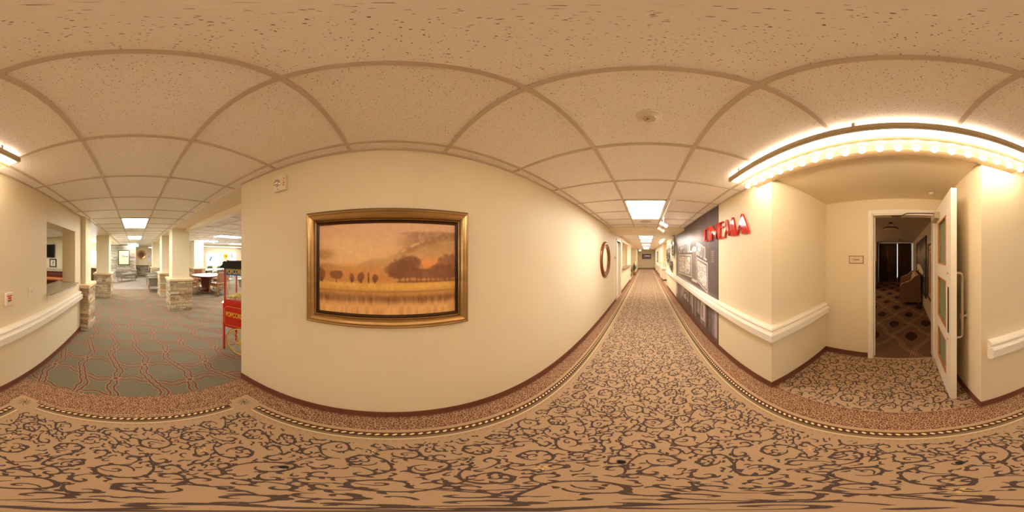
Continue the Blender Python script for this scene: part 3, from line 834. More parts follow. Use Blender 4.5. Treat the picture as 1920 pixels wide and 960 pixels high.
    put(low & (np.abs(X-cx) < 0.55) & (Z < cz) & (Z > 0.20), (66, 50, 52))
    put(low & (Z < 0.22-0.02*(X-1)), (82, 62, 64), .8)
    img += (n2[..., None]-0.5)*16
    return img
t = thing('wall_mural', 'large sepia photo mural of a street with a CAPITOL marquee on the right wall', 'mural', (XR-0.002, (5.64+2.20)/2, (MH0+MH1)/2), R(-90))
mb = MB(); mb.box(-MW/2, MW/2, 0.0005, 0.002, -(MH1-MH0)/2, (MH1-MH0)/2); mb.build('backing', M['black'], t)
paint_grid('print', MW, MH1-MH0, 700, 460, mural, M['mural'], t)

# ================================================================== LANDSCAPE PAINTING
def landscape(U, V):
    W_ = 900.; n = vnoise(U, V, 6, 4, 3, 5); nf = vnoise(U, V, 40, 25, 4, 3); nv = vnoise(U, V*0.4, 50, 4, 6, 3)
    one = np.ones(U.shape+(1,))
    img = lerp(C3(236, 186, 122)*one, C3(226, 178, 130)*one, sm(.55, .95, V))
    img = lerp(img, C3(244, 204, 136)*one, 0.6*np.exp(-((U-.2)/.25)**2-((V-.72)/.14)**2))
    # far hill
    hill = .56+.17*sm(.18, .95, U)+.16*np.exp(-((U-.92)/.28)**2)+.012*np.sin(U*21)-.02*np.exp(-((U-.2)/.1)**2)
    m = sm(-.02, .03, hill-V); img = lerp(img, C3(196, 150, 90)*one+(n[..., None]-.5)*46, m*.9)
    top = .915-.05*np.abs(U-.9); m2 = sm(-.01, .02, top-V)*sm(.52, .72, U)*sm(-.02, .03, V-hill+.08); img = lerp(img, C3(150, 108, 70)*one+(nf[..., None]-.5)*40, m2*.55)
    gl = np.exp(-((V-(hill-.02))/.013)**2)*sm(.55, .60, U)*sm(.83, .70, U)*np.clip((nf-.5)*6, 0, 1); img = lerp(img, C3(255, 214, 130)*one, gl*.6)
    m = np.exp(-((U-.04)/.07)**2-((V-.66)/.055)**2); img = lerp(img, C3(184, 136, 76)*one, np.clip(m*1.1, 0, .75))
    # mid band glow
    m = sm(.60, .48, V)*sm(.33, .37, V); img = lerp(img, C3(214, 144, 74)*one+(n[..., None]-.5)*36, m*.75)
    m = np.exp(-((U-.80)/.13)**2-((V-.565)/.07)**2); img = lerp(img, C3(246, 156, 84)*one, m*.8)
    # meadow
    m = sm(.375, .345, V); img = lerp(img, C3(220, 164, 78)*one+(nf[..., None]-.5)*30, m)
    m = np.exp(-((V-.33)/.03)**2); img = lerp(img, C3(238, 190, 96)*one, m*.5)
    # big tree masses
    def blob(cx, cy, rx, ry, col, a=.85, e=.38):
        nonlocal img
        q = ((U-cx)/rx)**2+((V-cy)/ry)**2+(nf-.5)*.9
        img = lerp(img, np.array(col, float)*one, a*sm(1+e, 1-e, q))
    blob(.595, .505, .105, .10, (138, 88, 56)); blob(.66, .56, .085, .085, (132, 84, 54)); blob(.64, .47, .14, .06, (134, 86, 54)); blob(.78, .45, .13, .05, (140, 90, 58)); blob(.95, .53, .10, .13, (150, 100, 62)); blob(.90, .47, .12, .08, (138, 88, 56))
    for i, x in enumerate([.59, .63, .66, .71, .74, .78, .81, .85, .88, .92, .95]):
        m = np.exp(-((U-x)/.006)**2)*sm(.36, .38, V)*sm(.46, .43, V); img = lerp(img, C3(128, 82, 52)*one, m*.7)
    m = sm(.55, .60, U)*sm(.395, .375, V)*sm(.355, .37, V); img = lerp(img, C3(120, 72, 42)*one, m*.6)
    for (x, y, rx, ry) in ((.14, .44, .050, .05), (.255, .41, .018, .045), (.32, .42, .024, .055), (.375, .42, .006, .055), (.42, .41, .020, .045), (.02, .44, .03, .08)):
        blob(x, y, rx, ry, (128, 78, 44), .8, .4)
        m = np.exp(-((U-x)/.004)**2)*sm(.35, .36, V)*sm(.42, .40, V); img = lerp(img, C3(104, 62, 36)*one, m*.8)
    # water and reeds
    m = sm(.215, .13, V); img = lerp(img, C3(240, 184, 110)*one, m*.85)
    m = np.exp(-((V-(.185+.03*(nv-.5)))/.055)**2); img = lerp(img, C3(136, 88, 54)*one+(nv[..., None]-.5)*90, m*.8)
    m = np.exp(-((V-.265)/.012)**2)*(nf*.8); img = lerp(img, C3(140, 92, 54)*one, np.clip(m, 0, .6))
    m = sm(.16, .02, V)*np.clip((nv-.45)*2.2, 0, 1); img = lerp(img, C3(180, 122, 78)*one, m*.6)
    img += (nf[..., None]-.5)*14
    return img*np.array([1.03, 1.06, 1.16])
PW, PH = 0.90, 0.595
t = thing('framed_painting', 'large gilt framed golden landscape painting on the left corridor wall', 'painting', (XL, -0.024, 1.4775), R(90))
mb = MB()
prof = [(0.0, 0.016), (0.004, 0.022), (0.010, 0.024), (0.012, 0.020), (0.020, 0.030), (0.024, 0.034), (0.028, 0.030), (0.034, 0.044), (0.042, 0.052), (0.056, 0.058), (0.066, 0.054), (0.070, 0.050), (0.076, 0.052), (0.084, 0.046), (0.092, 0.030), (0.098, 0.022), (0.098, 0.0)]
frame(mb, PW, PH, prof, [1, 1, 1, 1, 0, 1, 0, 0, 0, 0, 1, 0, 0, 1, 1, 1])
mb.build('frame', [M['gold'], M['bronze']], t)
mb = MB(); mb.box(-PW/2-0.005, PW/2+0.005, -0.008, -0.001, -PH/2-0.005, PH/2+0.005); mb.build('backing', M['black'], t)
paint_grid('canvas', PW+0.01, PH+0.01, 420, 290, landscape, M['art'], t, (0, -0.012, 0))

# ================================================================== round mirror
t = thing('round_mirror', 'round mirror in a wide brown and gold wooden frame on the left wall', 'mirror', (XL, 3.98, 1.475), R(90))
RX = Matrix.Rotation(R(90), 3, 'X')   # local z -> -y
mb = MB(); mb.lathe([(0.30, 0.012), (0.305, 0.024), (0.32, 0.026), (0.325, 0.022), (0.36, 0.046), (0.40, 0.054), (0.425, 0.048), (0.435, 0.034), (0.45, 0.03), (0.452, 0.0)], n=56, rot=RX)
mb.build('frame', mat('brown gold frame', (140, 82, 38), 0.3, metal=0.5, var=0.2, scale=4), t)
mb = MB(); mb.lathe([(0.0001, 0.012), (0.305, 0.012)], n=56, rot=RX); mb.lathe([(0.0001, 0.0), (0.31, 0.0), (0.31, 0.010), (0.0001, 0.010)], n=40, rot=RX); mb.build('mirror_glass', M['mirror'], t)

# ================================================================== strobe, plates
t = thing('fire_alarm_strobe', 'ivory fire alarm strobe with red lettering high on the left wall', 'alarm', (XL, -0.815, 2.185), R(90))
mb = MB(); mb.box(-0.062, 0.062, -0.030, 0, -0.072, 0.072); mb.build('housing', M['plastic'], t, bevel=0.006)
mb = MB(); mb.lathe([(0.036, 0.028), (0.034, 0.036), (0.026, 0.040), (0.018, 0.033)], c=(-0.024, 0, 0.006), n=24, rot=RX); mb.sphere((-0.024, -0.036, 0.006), 0.022, mi=0, sc=(1, .8, 1)); mb.build('strobe_lens', M['chrome'], t)
mb = MB(); mb.cyl((-0.012, -0.029, -0.055), (-0.012, -0.033, -0.055), 0.004, n=8); mb.build('sensor', M['ink'], t)
for i, ch in enumerate('FIRE'): text_obj(ch, 0.024, M['redled'], t, (0.042, -0.0315, 0.034-0.021*i), (R(90), R(90), 0), 0.0006, 0.0006)
t = thing('alarm_call_plate', 'white call plate with red and green markings near the handrail', 'call plate', (XR, -1.064, 1.163), R(-90))
mb = MB(); mb.box(-0.046, 0.046, -0.024, 0, -0.062, 0.062); mb.build('housing', M['plastic'], t, bevel=0.006)
mb = MB(); mb.box(-0.030, 0.030, -0.0256, -0.022, 0.028, 0.038); mb.box(-0.02, 0.02, -0.0256, -0.022, 0.004, 0.020); mb.build('red_band', M['redled'], t)
mb = MB(); mb.cyl((0.012, -0.02, -0.010), (0.012, -0.028, -0.010), 0.009, n=12); mb.build('red_button', M['redled'], t)
mb = MB(); mb.cyl((-0.012, -0.02, -0.012), (-0.012, -0.028, -0.012), 0.009, n=12); mb.build('green_button', M['greenled'], t)
t = thing('switch_plate', 'ivory rocker switch plate between call plate and pass-through window', 'switch', (XR, -1.415, 1.17), R(-90))
mb = MB(); mb.box(-0.038, 0.038, -0.008, 0, -0.062, 0.062); mb.build('plate', M['plastic'], t, bevel=0.003)
mb = MB(); mb.box(-0.018, 0.018, -0.013, -0.006, -0.034, 0.034); mb.build('rocker', M['plastic'], t, bevel=0.002)
mb = MB(); mb.box(-0.006, 0.006, -0.0145, -0.012, 0.004, 0.010); mb.build('indicator', M['ink'], t)
t = thing('switch_plate', 'small ivory plate on the left wall beside the office doorway', 'switch', (XL, 5.28, 1.50), R(90))
mb = MB(); mb.box(-0.04, 0.04, -0.01, 0, -0.07, 0.07); mb.build('plate', M['plastic'], t, bevel=0.003)
mb = MB(); mb.box(-0.02, 0.02, -0.016, -0.008, -0.03, 0.04); mb.build('keypad', M['ink'], t)
t = thing('room_sign', 'small ivory room sign reading THEATER beside the cinema door', 'sign', (2.13, 0.62, 1.516), R(-90))
mb = MB(); mb.box(-0.10, 0.10, -0.006, 0, -0.050, 0.050); mb.box(-0.10, 0.10, -0.0075, -0.006, 0.040, 0.050); mb.box(-0.10, 0.10, -0.0075, -0.006, -0.050, -0.042); mb.build('plate', mat('sign beige', (224, 198, 158), 0.5), t, bevel=0.001)
frm = MB(); frame(frm, 0.20, 0.10, [(-0.004, 0.009), (0.002, 0.009), (0.002, 0.0)]); frm.build('edge_strip', M['ink'], t)
text_obj('THEATER', 0.021, M['ink'], t, (0.0, -0.0068, -0.002), (R(90), 0, 0), 0.0004, 0.0005)

# ================================================================== CINEMA letters
def yo(px): return 1.0/math.tan(R((px-1212)*0.1875))
LZ0, LZ1 = 1.815, 2.055
# each letter: polygons in (s, t), s 0..1 across (left to right as read), t 0..1 up
LET = {
 'C': (1316, 1325.4, [[(0.62, 0.0), (0.30, 0.06), (0.08, 0.26), (0.0, 0.5), (0.08, 0.74), (0.30, 0.94), (0.62, 1.0), (0.50, 0.90), (0.50, 0.10)], [(0.5, 0.90), (0.62, 1.0), (0.85, 0.97), (1.0, 0.84), (0.94, 0.80), (0.8, 0.90)], [(0.5, 0.10), (0.8, 0.10), (0.94, 0.24), (1.0, 0.20), (0.85, 0.04), (0.62, 0.0)]]),
 'I': (1325.8, 1330.2, [[(0, 0), (1, 0), (1, 1), (0, 1)]]),
 'N': (1330.8, 1342.0, [[(0, 0), (0.14, 0), (0.14, 0.62), (0.95, 0.0), (1.0, 0.0), (1.0, 0.42), (0.16, 1.0), (0.0, 1.0)], [(0.88, 0), (1, 0), (1, 1.0), (0.88, 1.0)]]),
 'E': (1342.8, 1354.9, [[(0, 0), (0.42, 0), (0.42, 1), (0.0, 1)], [(0.42, 0), (1, 0), (1, 0.07), (0.42, 0.07)], [(0.42, 0.62), (0.85, 0.62), (0.85, 0.69), (0.42, 0.69)], [(0.42, 0.93), (0.85, 0.93), (0.85, 1.0), (0.42, 1.0)]]),
 'M': (1355.2, 1377.0, [[(0.0, 0.0), (0.07, 0.0), (0.23, 1.0), (0.16, 1.0)], [(0.16, 1.0), (0.23, 1.0), (0.42, 0.40), (0.46, 0.05), (0.40, 0.05), (0.12, 0.66)], [(0.40, 0.05), (0.46, 0.05), (0.74, 1.0), (0.66, 0.98)], [(0.58, 0.0), (1.0, 0.0), (0.76, 1.0), (0.70, 1.0), (0.54, 0.46)]]),
 'A': (1377.6, 1401.0, [[(0.0, 0.0), (0.07, 0.0), (0.50, 1.0), (0.44, 1.0)], [(0.14, 0.24), (0.50, 0.24), (0.50, 0.31), (0.17, 0.31)], [(0.46, 0.0), (1.0, 0.0), (0.50, 1.0), (0.44, 1.0), (0.30, 0.66)]]),
}
for ch in 'CINEMA':
    p0, p1, polys = LET[ch]
    y0, y1 = yo(p0), yo(p1)
    mb = MB()
    w = y0-y1
    for poly in polys:
        # local: x along reading direction, facing -y
        P = [((a-0.5)*w, (b-0.5)*(LZ1-LZ0)) for a, b in poly]
        area = sum(P[i][0]*P[(i+1) % len(P)][1]-P[(i+1) % len(P)][0]*P[i][1] for i in range(len(P)))
        if area < 0: P = P[::-1]
        mb.prism(P, lambda a, b, d: (a, -d, b), 0.001, 0.026)
    o = mb.build('sign_letter', M['signred'], None, (XR, (y0+y1)/2, (LZ0+LZ1)/2), R(-90), bevel=0.0015, seg=1)
    tag(o, 'glossy red raised letter %s of the CINEMA wall sign' % ch, 'letter', 'red cinema sign letters')

# ================================================================== film reels
def reel(cy, cz, r, label, off, rot0=0):
    t = thing('film_reel', label, 'film reel', (XR, cy, cz), R(-90), 'decorative film reels on the wall')
    d0, d1 = off, off+0.012
    mb = MB()
    for dd in (off, off+0.045):
        mb.lathe([(r*0.93, dd), (r*0.93, dd+0.008), (r, dd+0.010), (r, dd-0.002), (r*0.93, dd)], n=44, rot=RX)
        for k in range(5):
            a = rot0+k*2*PI/5; aw = 0.10
            P = [(r*0.22*math.cos(a-aw*2.5), r*0.22*math.sin(a-aw*2.5)), (r*0.22*math.cos(a+aw*2.5), r*0.22*math.sin(a+aw*2.5)), (r*0.95*math.cos(a+aw), r*0.95*math.sin(a+aw)), (r*0.95*math.cos(a-aw), r*0.95*math.sin(a-aw))]
            mb.prism(P, lambda x_, z_, d: (x_, -d, z_), dd, dd+0.006)
    mb.build('flange', M['steel'], t)
    mb = MB(); mb.lathe([(0.02, 0.0), (r*0.26, 0.0), (r*0.26, off+0.058), (0.02, off+0.058), (0.02, 0)], n=24, rot=RX); mb.build('hub', M['bronze'], t)
    mb = MB(); mb.lathe([(r*0.50, off+0.010), (r*0.78, off+0.010), (r*0.78, off+0.044), (r*0.50, off+0.044), (r*0.50, off+0.010)], n=32, rot=RX); mb.build('film_winding', M['black'], t)
reel(6.12, 1.93, 0.43, 'largest steel film reel, upper one beside the mural edge', 0.02, 0.3)
reel(7.35, 1.60, 0.46, 'steel film reel farthest along the wall from the mural', 0.05, 0.9)
reel(6.55, 1.19, 0.28, 'smallest steel film reel, lowest of the three', 0.02, 0.1)

# ================================================================== LIGHTS
# troffers
def troffer_thing(x, y, label, alongx=False, m='troffer', group='lensed ceiling light panels'):
    if y < -2 and x < -1 or y < -5: m = 'lounge_tr'
    t = thing('ceiling_light', label, 'ceiling light', (x, y, ZC), R(90) if alongx else 0, group)
    w, l = 0.292, 0.597
    mb = MB()
    for b in ((-w, -w+0.022, -l, l), (w-0.022, w, -l, l), (-w, w, -l, -l+0.022), (-w, w, l-0.022, l)): mb.box(*b, -0.016, 0.0)
    mb.build('frame', M['whitemetal'], t)
    mb = MB(); mb.box(-w+0.022, w-0.022, -l+0.022, l-0.022, -0.010, 0.0); mb.build('diffuser', M[m], t)
    return t
for (x, y, lab) in ((-0.015, 2.79, 'bright ceiling light panel nearest down the corridor beside the track lights'),
                    (-0.015, 6.9, 'ceiling light panel just beyond the lowered soffit'),
                    (-0.015, 8.60, 'second ceiling light panel beyond the soffit'),
                    (-0.015, 11.35, 'third ceiling light panel beyond the soffit'),
                    (-0.015, 14.2, 'fourth ceiling light panel beyond the soffit'),
                    (-0.015, 17.3, 'last ceiling light panel before the corridor end wall'),
                    (-0.015, -3.92, 'ceiling light panel nearest on the lounge walkway'),
                    (-0.015, -6.97, 'second ceiling light panel on the lounge walkway')):
    troffer_thing(x, y, lab)
troffer_thing(0.15, -10.7, 'last ceiling light panel before the stone wall')
troffer_thing(-3.65, -5.55, 'wide lounge ceiling light panel above and before the game table', True)
troffer_thing(-3.65, -7.75, 'lounge ceiling light panel behind the game table', True)
troffer_thing(-6.3, -8.6, 'lounge ceiling light panel farthest toward the sunroom', True)
troffer_thing(-3.3, -3.2, 'ceiling light panel over the popcorn cart side of the lounge', True)
troffer_thing(-6.3, -4.4, 'ceiling light panel deep in the lounge near the side wall', True)
troffer_thing(-8.3, -11.6, 'sunroom ceiling light panel', True)
troffer_thing(-1.9, -15, 'ceiling light panel in the area far behind the plaque wall', True)
troffer_thing(3.6, -4.0, 'ceiling light panel in the kitchenette', True)
troffer_thing(2.9, -8.0, 'ceiling light panel beyond the kitchenette', True)
troffer_thing(-2.1, 7.9, 'ceiling light panel inside the side office')

# linear fixture + marquee bulb bar
def linear(y0, y1, x0, label):
    L = (y1-y0); t = thing('linear_light_fixture', label, 'light fixture', (x0, (y0+y1)/2, ZC-0.008))
    mb = MB(); prof = [(0, 0), (0.0, -0.062), (0.008, -0.066), (0.018, -0.066), (0.024, -0.058)]
    zt = -0.024
    P1 = [(-0.066, zt), (-0.066, -0.060), (-0.060, -0.066), (-0.046, -0.066), (-0.036, -0.050), (-0.036, zt)]
    P2 = [(-a, b) for a, b in P1][::-1]
    for P in (P1, P2): mb.prism(P, lambda a, b, d: (a, d, b), -L/2, L/2)
    mb.box(-0.066, 0.066, -L/2-0.006, -L/2, -0.066, zt); mb.box(-0.066, 0.066, L/2, L/2+0.006, -0.066, zt); mb.box(-0.060, 0.060, -L/2, L/2, zt-0.004, zt)
    mb.build('housing', M['beigemetal'], t)
    mb = MB(); mb.prism([(-0.037, -0.020), (-0.037, -0.052), (-0.02, -0.060), (0.02, -0.060), (0.037, -0.052), (0.037, -0.020)][::-1], lambda a, b, d: (a, d, b), -L/2+0.002, L/2-0.002); mb.build('lens', M['tube'], t)
    mb = MB(); mb.box(-0.052, -0.012, -L/2+0.02, L/2-0.02, -0.024, -0.009); mb.build('uplight_lens', M['uptube'], t)
    for k in (-0.42, 0, 0.42):
        mb = MB(); mb.box(-0.072, -0.060, k*L-0.008, k*L+0.008, -0.03, 0.0); mb.build('clip', M['tbar'], t)
    return t
linear(-0.84, 1.28, 0.776, 'long warm linear fluorescent fixture over the cinema alcove')
linear(7.5, 9.7, 0.80, 'distant warm linear fixture over the far alcove')
t = thing('marquee_light_bar', 'cream marquee bar carrying a row of round bare bulbs above the alcove', 'light bar', (0.905, 0.23, ZC-0.008))
mb = MB(); mb.box(-0.058, 0.136, -1.06, 1.05, -0.040, 0); mb.box(0.05, 0.136, -1.06, 1.05, -0.052, -0.040); mb.build('bar', mat('marquee bar enamel', (150, 124, 88), 0.5), t, bevel=0.003)
for i in range(21):
    y = 1.028-i*0.1028
    mb = MB(); mb.cyl((0, y, -0.040), (0, y, -0.056), 0.017, 0.015, n=14); s_ = mb.build('socket', M['chrome'], t)
    mb = MB(); mb.sphere((0, y, -0.078), 0.0225, 14, 10); mb.build('bulb', M['bulbglass'], s_)

# track light
t = thing('track_light', 'white track light with two spot heads aimed at the mural', 'track light', (0.335, 2.14, ZC-0.008))
mb = MB(); mb.box(-0.018, 0.018, 0, 2.05, -0.022, 0); mb.box(-0.02, 0.05, -0.03, 0.03, -0.02, 0); mb.build('track', M['whitemetal'], t, bevel=0.002)
for yy, dz in ((1.02, -0.17), (1.62, -0.17)):
    h = MB(); h.box(-0.014, 0.014, yy-0.03, yy+0.03, -0.045, -0.02); h.cyl((0, yy, -0.04), (0, yy, dz+0.03), 0.008, n=10)
    hd = h.build('stem', M['whitemetal'], t)
    c = Vector((0, yy, dz)); d = Vector((0.80, 0.10, -0.42)).normalized()
    h = MB(); h.cyl(c-d*0.07, c+d*0.055, 0.036, 0.040, n=24); h.cyl(c-d*0.08, c-d*0.07, 0.028, 0.036, n=24); h.tube([c+d*0.056+Vector(p) for p in []] or [c+d*0.05, c+d*0.075], 0.043, 24); h.build('spot_head', M['whitemetal'], hd)
    h = MB(); h.cyl(c+d*0.0755, c+d*0.077, 0.034, n=20); h.build('lamp', M['spot'], hd)
    sp_ = bpy.data.lights.new('track spot', 'SPOT'); sp_.energy = 11; sp_.color = (1, .86, .68); sp_.spot_size = R(62); sp_.spot_blend = 0.8; sp_.shadow_soft_size = 0.03
    so = bpy.data.objects.new('track_spot_lamp', sp_); C.objects.link(so)
    so.location = Vector((0.335, 2.14, ZC-0.008))+c+d*0.09; so.rotation_euler = d.to_track_quat('-Z', 'Y').to_euler()

# detector / sprinkler
t = thing('ceiling_detector', 'round ceiling detector with small red lamp near the camera', 'detector', (0.012, 0.690, ZC))
mb = MB(); mb.lathe([(0.058, 0), (0.058, -0.006), (0.052, -0.010), (0.034, -0.012), (0.032, -0.022), (0.026, -0.026), (0.024, -0.018), (0.0001, -0.018)], n=36); mb.build('housing', M['plastic'], t)
mb = MB(); mb.cyl((0, 0.0, -0.018), (0, 0, -0.040), 0.0035, n=8); mb.cyl((0, 0.0, -0.040), (0, 0, -0.042), 0.012, n=12); mb.build('deflector', M['chrome'], t)
mb = MB(); mb.cyl((-0.008, 0, -0.018), (-0.008, 0, -0.034), 0.003, n=8); mb.build('red_bulb', M['redled'], t)
t = thing('ceiling_speaker', 'flat round ceiling speaker just behind the nearest light panel', 'speaker', (-0.02, 3.70, ZC))
mb = MB(); mb.lathe([(0.13, 0), (0.13, -0.006), (0.12, -0.010), (0.11, -0.008), (0.0001, -0.008)], n=32); mb.build('grille', M['tbar'], t)
def sprinkler(x, y, z, label):
    t = thing('sprinkler', label, 'sprinkler', (x, y, z))
    mb = MB(); mb.lathe([(0.032, 0), (0.030, -0.006), (0.012, -0.008), (0.012, -0.018), (0.0001, -0.018)], n=20); mb.build('escutcheon', M['whitemetal'], t)
    mb = MB(); mb.tube([(0.010, 0, -0.016), (0.012, 0, -0.032), (0, 0, -0.046), (-0.012, 0, -0.032), (-0.010, 0, -0.016)], 0.0022, 6); mb.cyl((0, 0, -0.046), (0, 0, -0.048), 0.015, n=12); mb.build('deflector', M['chrome'], t)
sprinkler(1.90, -0.34, ZC-0.012, 'small pendant sprinkler on the alcove ceiling near the open door')
sprinkler(-0.02, 4.25, ZC, 'small sprinkler just before the lowered soffit')
sprinkler(-0.02, 15.5, ZC, 'distant sprinkler near the corridor end')

# exit signs
def exit_sign(x, y, z, rotz, label):
    t = thing('exit_sign', label, 'exit sign', (x, y, z), rotz)
    mb = MB(); mb.box(-0.15, 0.15, -0.02, 0.02, -0.10, 0.10); mb.build('housing', M['exit'], t, bevel=0.004)
    mb = MB(); mb.box(-0.01, 0.01, -0.01, 0.01, 0.10, ZC-z); mb.build('stem', M['whitemetal'], t)
    text_obj('EXIT', 0.13, M['exittext'], t, (0, -0.0215, 0), (R(90), 0, 0), 0.0008, 0.002)
exit_sign(-0.12, -9.9, 2.21, R(180), 'green lit exit sign hanging before the stone wall')
exit_sign(-0.72, 18.6, 2.21, 0, 'green lit exit sign at the corridor end')

# ================================================================== DOOR 1
mb = MB()
for b in ((2.06, 2.14, 0.40, 0.455, 0, 2.185), (2.06, 2.14, -0.455, -0.40, 0, 2.185), (2.06, 2.14, -0.40, 0.40, 2.13, 2.185)): mb.box(b[0]+0.05, b[1], *b[2:])
for b in ((2.12, 2.26, 0.385, 0.43, 0, 2.14), (2.12, 2.26, -0.44, -0.40, 0, 2.14), (2.12, 2.26, -0.43, 0.43, 2.11, 2.14)): mb.box(*b)
mb.box(2.20, 2.22, 0.370, 0.39, 0, 2.11)
o = mb.build('trim_cinema_door_frame', M['trimwhite'], bevel=0.003); struct(o, 'white metal frame of the cinema doorway', 'trim')
# leaf: local x from hinge (0) to free edge (0.89); rotated so +x points toward -X world
hx, hy = 2.115, -0.420; fx, fy = 1.232, -0.378
ang = math.atan2(fy-hy, fx-hx)
D1 = thing('door_1', 'white door with three frosted panes standing open into the alcove', 'door', (hx, hy, 0.01), ang, kind='structure')
# local: x to the free edge, y: local +y = world ~ -y ; visible face (world +y) is local y=0, far face is y=+0.045
TH_ = 0.048; DW = 0.885; DH = 2.13
px0, px1 = 0.30, 0.705
panes = [(0.27, 0.72), (0.86, 1.33), (1.47, 1.93)]
mb = MB()
mb.box(0, px0, 0, TH_, 0, DH); mb.box(px1, DW, 0, TH_, 0, DH)
zz = [0]+[v for p in panes for v in p]+[DH]
for i in range(0, len(zz), 2): mb.box(px0, px1, 0, TH_, zz[i], zz[i+1])
mb.build('door_leaf', M['trimwhite'], D1)
for (a, b) in panes:
    mb = MB(); cxm, czm = (px0+px1)/2, (a+b)/2
    for side_y, sg in ((0, -1), (TH_, 1)):
        for q in ((px0, px0+0.014, a, b), (px1-0.014, px1, a, b), (px0, px1, a, a+0.014), (px0, px1, b-0.014, b)):
            mb.box(q[0], q[1], side_y-0.004, side_y+0.012 if sg < 0 else side_y+0.004, q[2], q[3])
    f_ = mb.build('pane_bead', M['casing'], D1)
    mb = MB(); mb.box(px0+0.006, px1-0.006, TH_/2-0.003, TH_/2+0.003, a+0.006, b-0.006); mb.build('frosted_pane', M['frost'], f_)
mb = MB(); mb.box(DW-0.105, DW-0.065, -0.004, 0.001, 0.86, 1.29); mb.build('push_plate', mat('dark bronze plate', (92, 78, 60), 0.4, metal=0.6), D1, bevel=0.001)
mb = MB()
for z in (0.80, 1.42): mb.cyl((DW-0.085, -0.010, z-0.01), (DW-0.085, 0.002, z-0.01), 0.009, n=14)
mb.build('bolt_cap', M['chrome'], D1)
mb = MB(); hxl = DW-0.075
mb.tube([(hxl, TH_, 0.80), (hxl, TH_+0.045, 0.80), (hxl, TH_+0.062, 0.808), (hxl, TH_+0.07, 0.83), (hxl, TH_+0.07, 1.38), (hxl, TH_+0.062, 1.402), (hxl, TH_+0.045, 1.41), (hxl, TH_, 1.41)], 0.0125, 12); mb.build('pull_handle', M['steel'], D1)
mb = MB(); mb.box(0.12, 0.40, -0.055, 0.0, 1.97, 2.045); mb.build('door_closer', M['beigemetal'], D1, bevel=0.004)
mb = MB(); mb.tube([(0.30, -0.045, 2.05), (0.26, -0.36, 2.055), (0.02, -0.50, 2.06), (-0.02, -0.50, 2.085)], 0.006, 8); mb.box(-0.05, 0.01, -0.56, -0.44, 2.09, 2.10); mb.build('closer_arm', M['bronze'], D1)
mb = MB()
for z in (0.25, 1.05, 1.85): mb.cyl((-0.004, 0.004, z-0.05), (-0.004, 0.004, z+0.05), 0.008, n=10)
mb.build('hinge', M['steel'], D1)
mb = MB(); mb.lathe([(0.0001, 0.0), (0.030, 0.0), (0.030, 0.006), (0.014, 0.012), (0.014, 0.040), (0.024, 0.046), (0.026, 0.058), (0.018, 0.066), (0.0001, 0.068)], n=24, rot=Matrix.Rotation(R(-90), 3, 'X'))
o = mb.build('door_stop', M['steel'], None, (1.325, -0.549, 1.02)); tag(o, 'round steel wall stop behind the open cinema door', 'door stop')

# ================================================================== CINEMA ROOM
t = thing('curtain', 'floor length dark brown pleated curtain closing the cinema room', 'curtain', (9.55, 0.35, 0))
def drape(y0, y1, nm):
    mb = MB(); n = 120; P = []
    for i in range(n+1):
        y = y0+(y1-y0)*i/n; P.append((0.055*math.sin(i*0.85)+0.02*math.sin(i*0.31), y))
    vs = [(x, y, 0.02) for x, y in P]+[(x*0.8, y, 2.30) for x, y in P]
    mb.add(vs, [(i, i+1, n+2+i, n+1+i)[::-1] for i in range(n)], 0, True)
    vs = [(x+0.012, y, 0.02) for x, y in P]+[(x*0.8+0.012, y, 2.30) for x, y in P]
    mb.add(vs, [(i, i+1, n+2+i, n+1+i) for i in range(n)], 0, True)
    return mb.build(nm, M['curtain'], t)
drape(-0.90, -0.065, 'curtain_panel'); drape(-0.045, 1.04, 'curtain_panel')
mb = MB(); mb.box(-0.03, 0.03, -0.95, 1.08, 2.30, 2.335); mb.build('curtain_track', M['steel'], t)

def sofa():
    t = thing('sofa', 'tan plaid sofa with sloping arms against the cinema room wall', 'sofa', (5.0, -0.60, 0))
    L = 1.95
    side = [(0.66, 0.10), (0.70, 0.30), (0.68, 0.60), (0.62, 0.70), (0.50, 0.74), (0.36, 0.80), (0.22, 0.93), (0.10, 0.99), (0.03, 0.94), (0.02, 0.10)]
    for x0 in (0, L-0.16):
        mb = MB(); mb.prism(side[::-1], lambda a, b, d: (d, a, b), x0, x0+0.16); mb.build('arm', M['plaid'], t, bevel=0.03, seg=3)
    mb = MB(); mb.box(0.14, L-0.14, 0.02, 0.64, 0.10, 0.30); mb.build('base', M['plaid'], t, bevel=0.015)
    for k in range(3):
        w = (L-0.34)/3; x = 0.17+k*w
        mb = MB(); mb.box(x+0.005, x+w-0.005, 0.20, 0.66, 0.30, 0.44); mb.build('seat_cushion', M['plaid'], t, bevel=0.04, seg=3)
        mb = MB(); mb.prism([(0.04, 0.40), (0.26, 0.40), (0.20, 0.90), (0.12, 0.98), (0.05, 0.96)][::-1], lambda a, b, d: (d, a, b), x+0.004, x+w-0.004); mb.build('back_cushion', M['plaid'], t, bevel=0.04, seg=3)
    for x in (0.08, L-0.08):
        for y in (0.10, 0.60):
            mb = MB(); mb.cyl((x, y, 0.003), (x, y, 0.11), 0.022, 0.034, n=10); mb.build('leg', M['orange'], t)
    return t
sofa()
t = thing('window_4', 'curtained window of the cinema room showing as thin bright slits', 'window', (9.70, 0.3, 0), 0, kind='structure')
mb = MB(); mb.box(-0.03, 0.0, -0.86, 0.95, 0.3, 2.28); mb.build('bright_pane', M['slit'], t)
mb = MB(); mb.box(-0.05, -0.03, -0.90, -0.86, 0.26, 2.32); mb.box(-0.05, -0.03, 0.95, 1.0, 0.26, 2.32); mb.build('window_frame', M['trimwhite'], t)
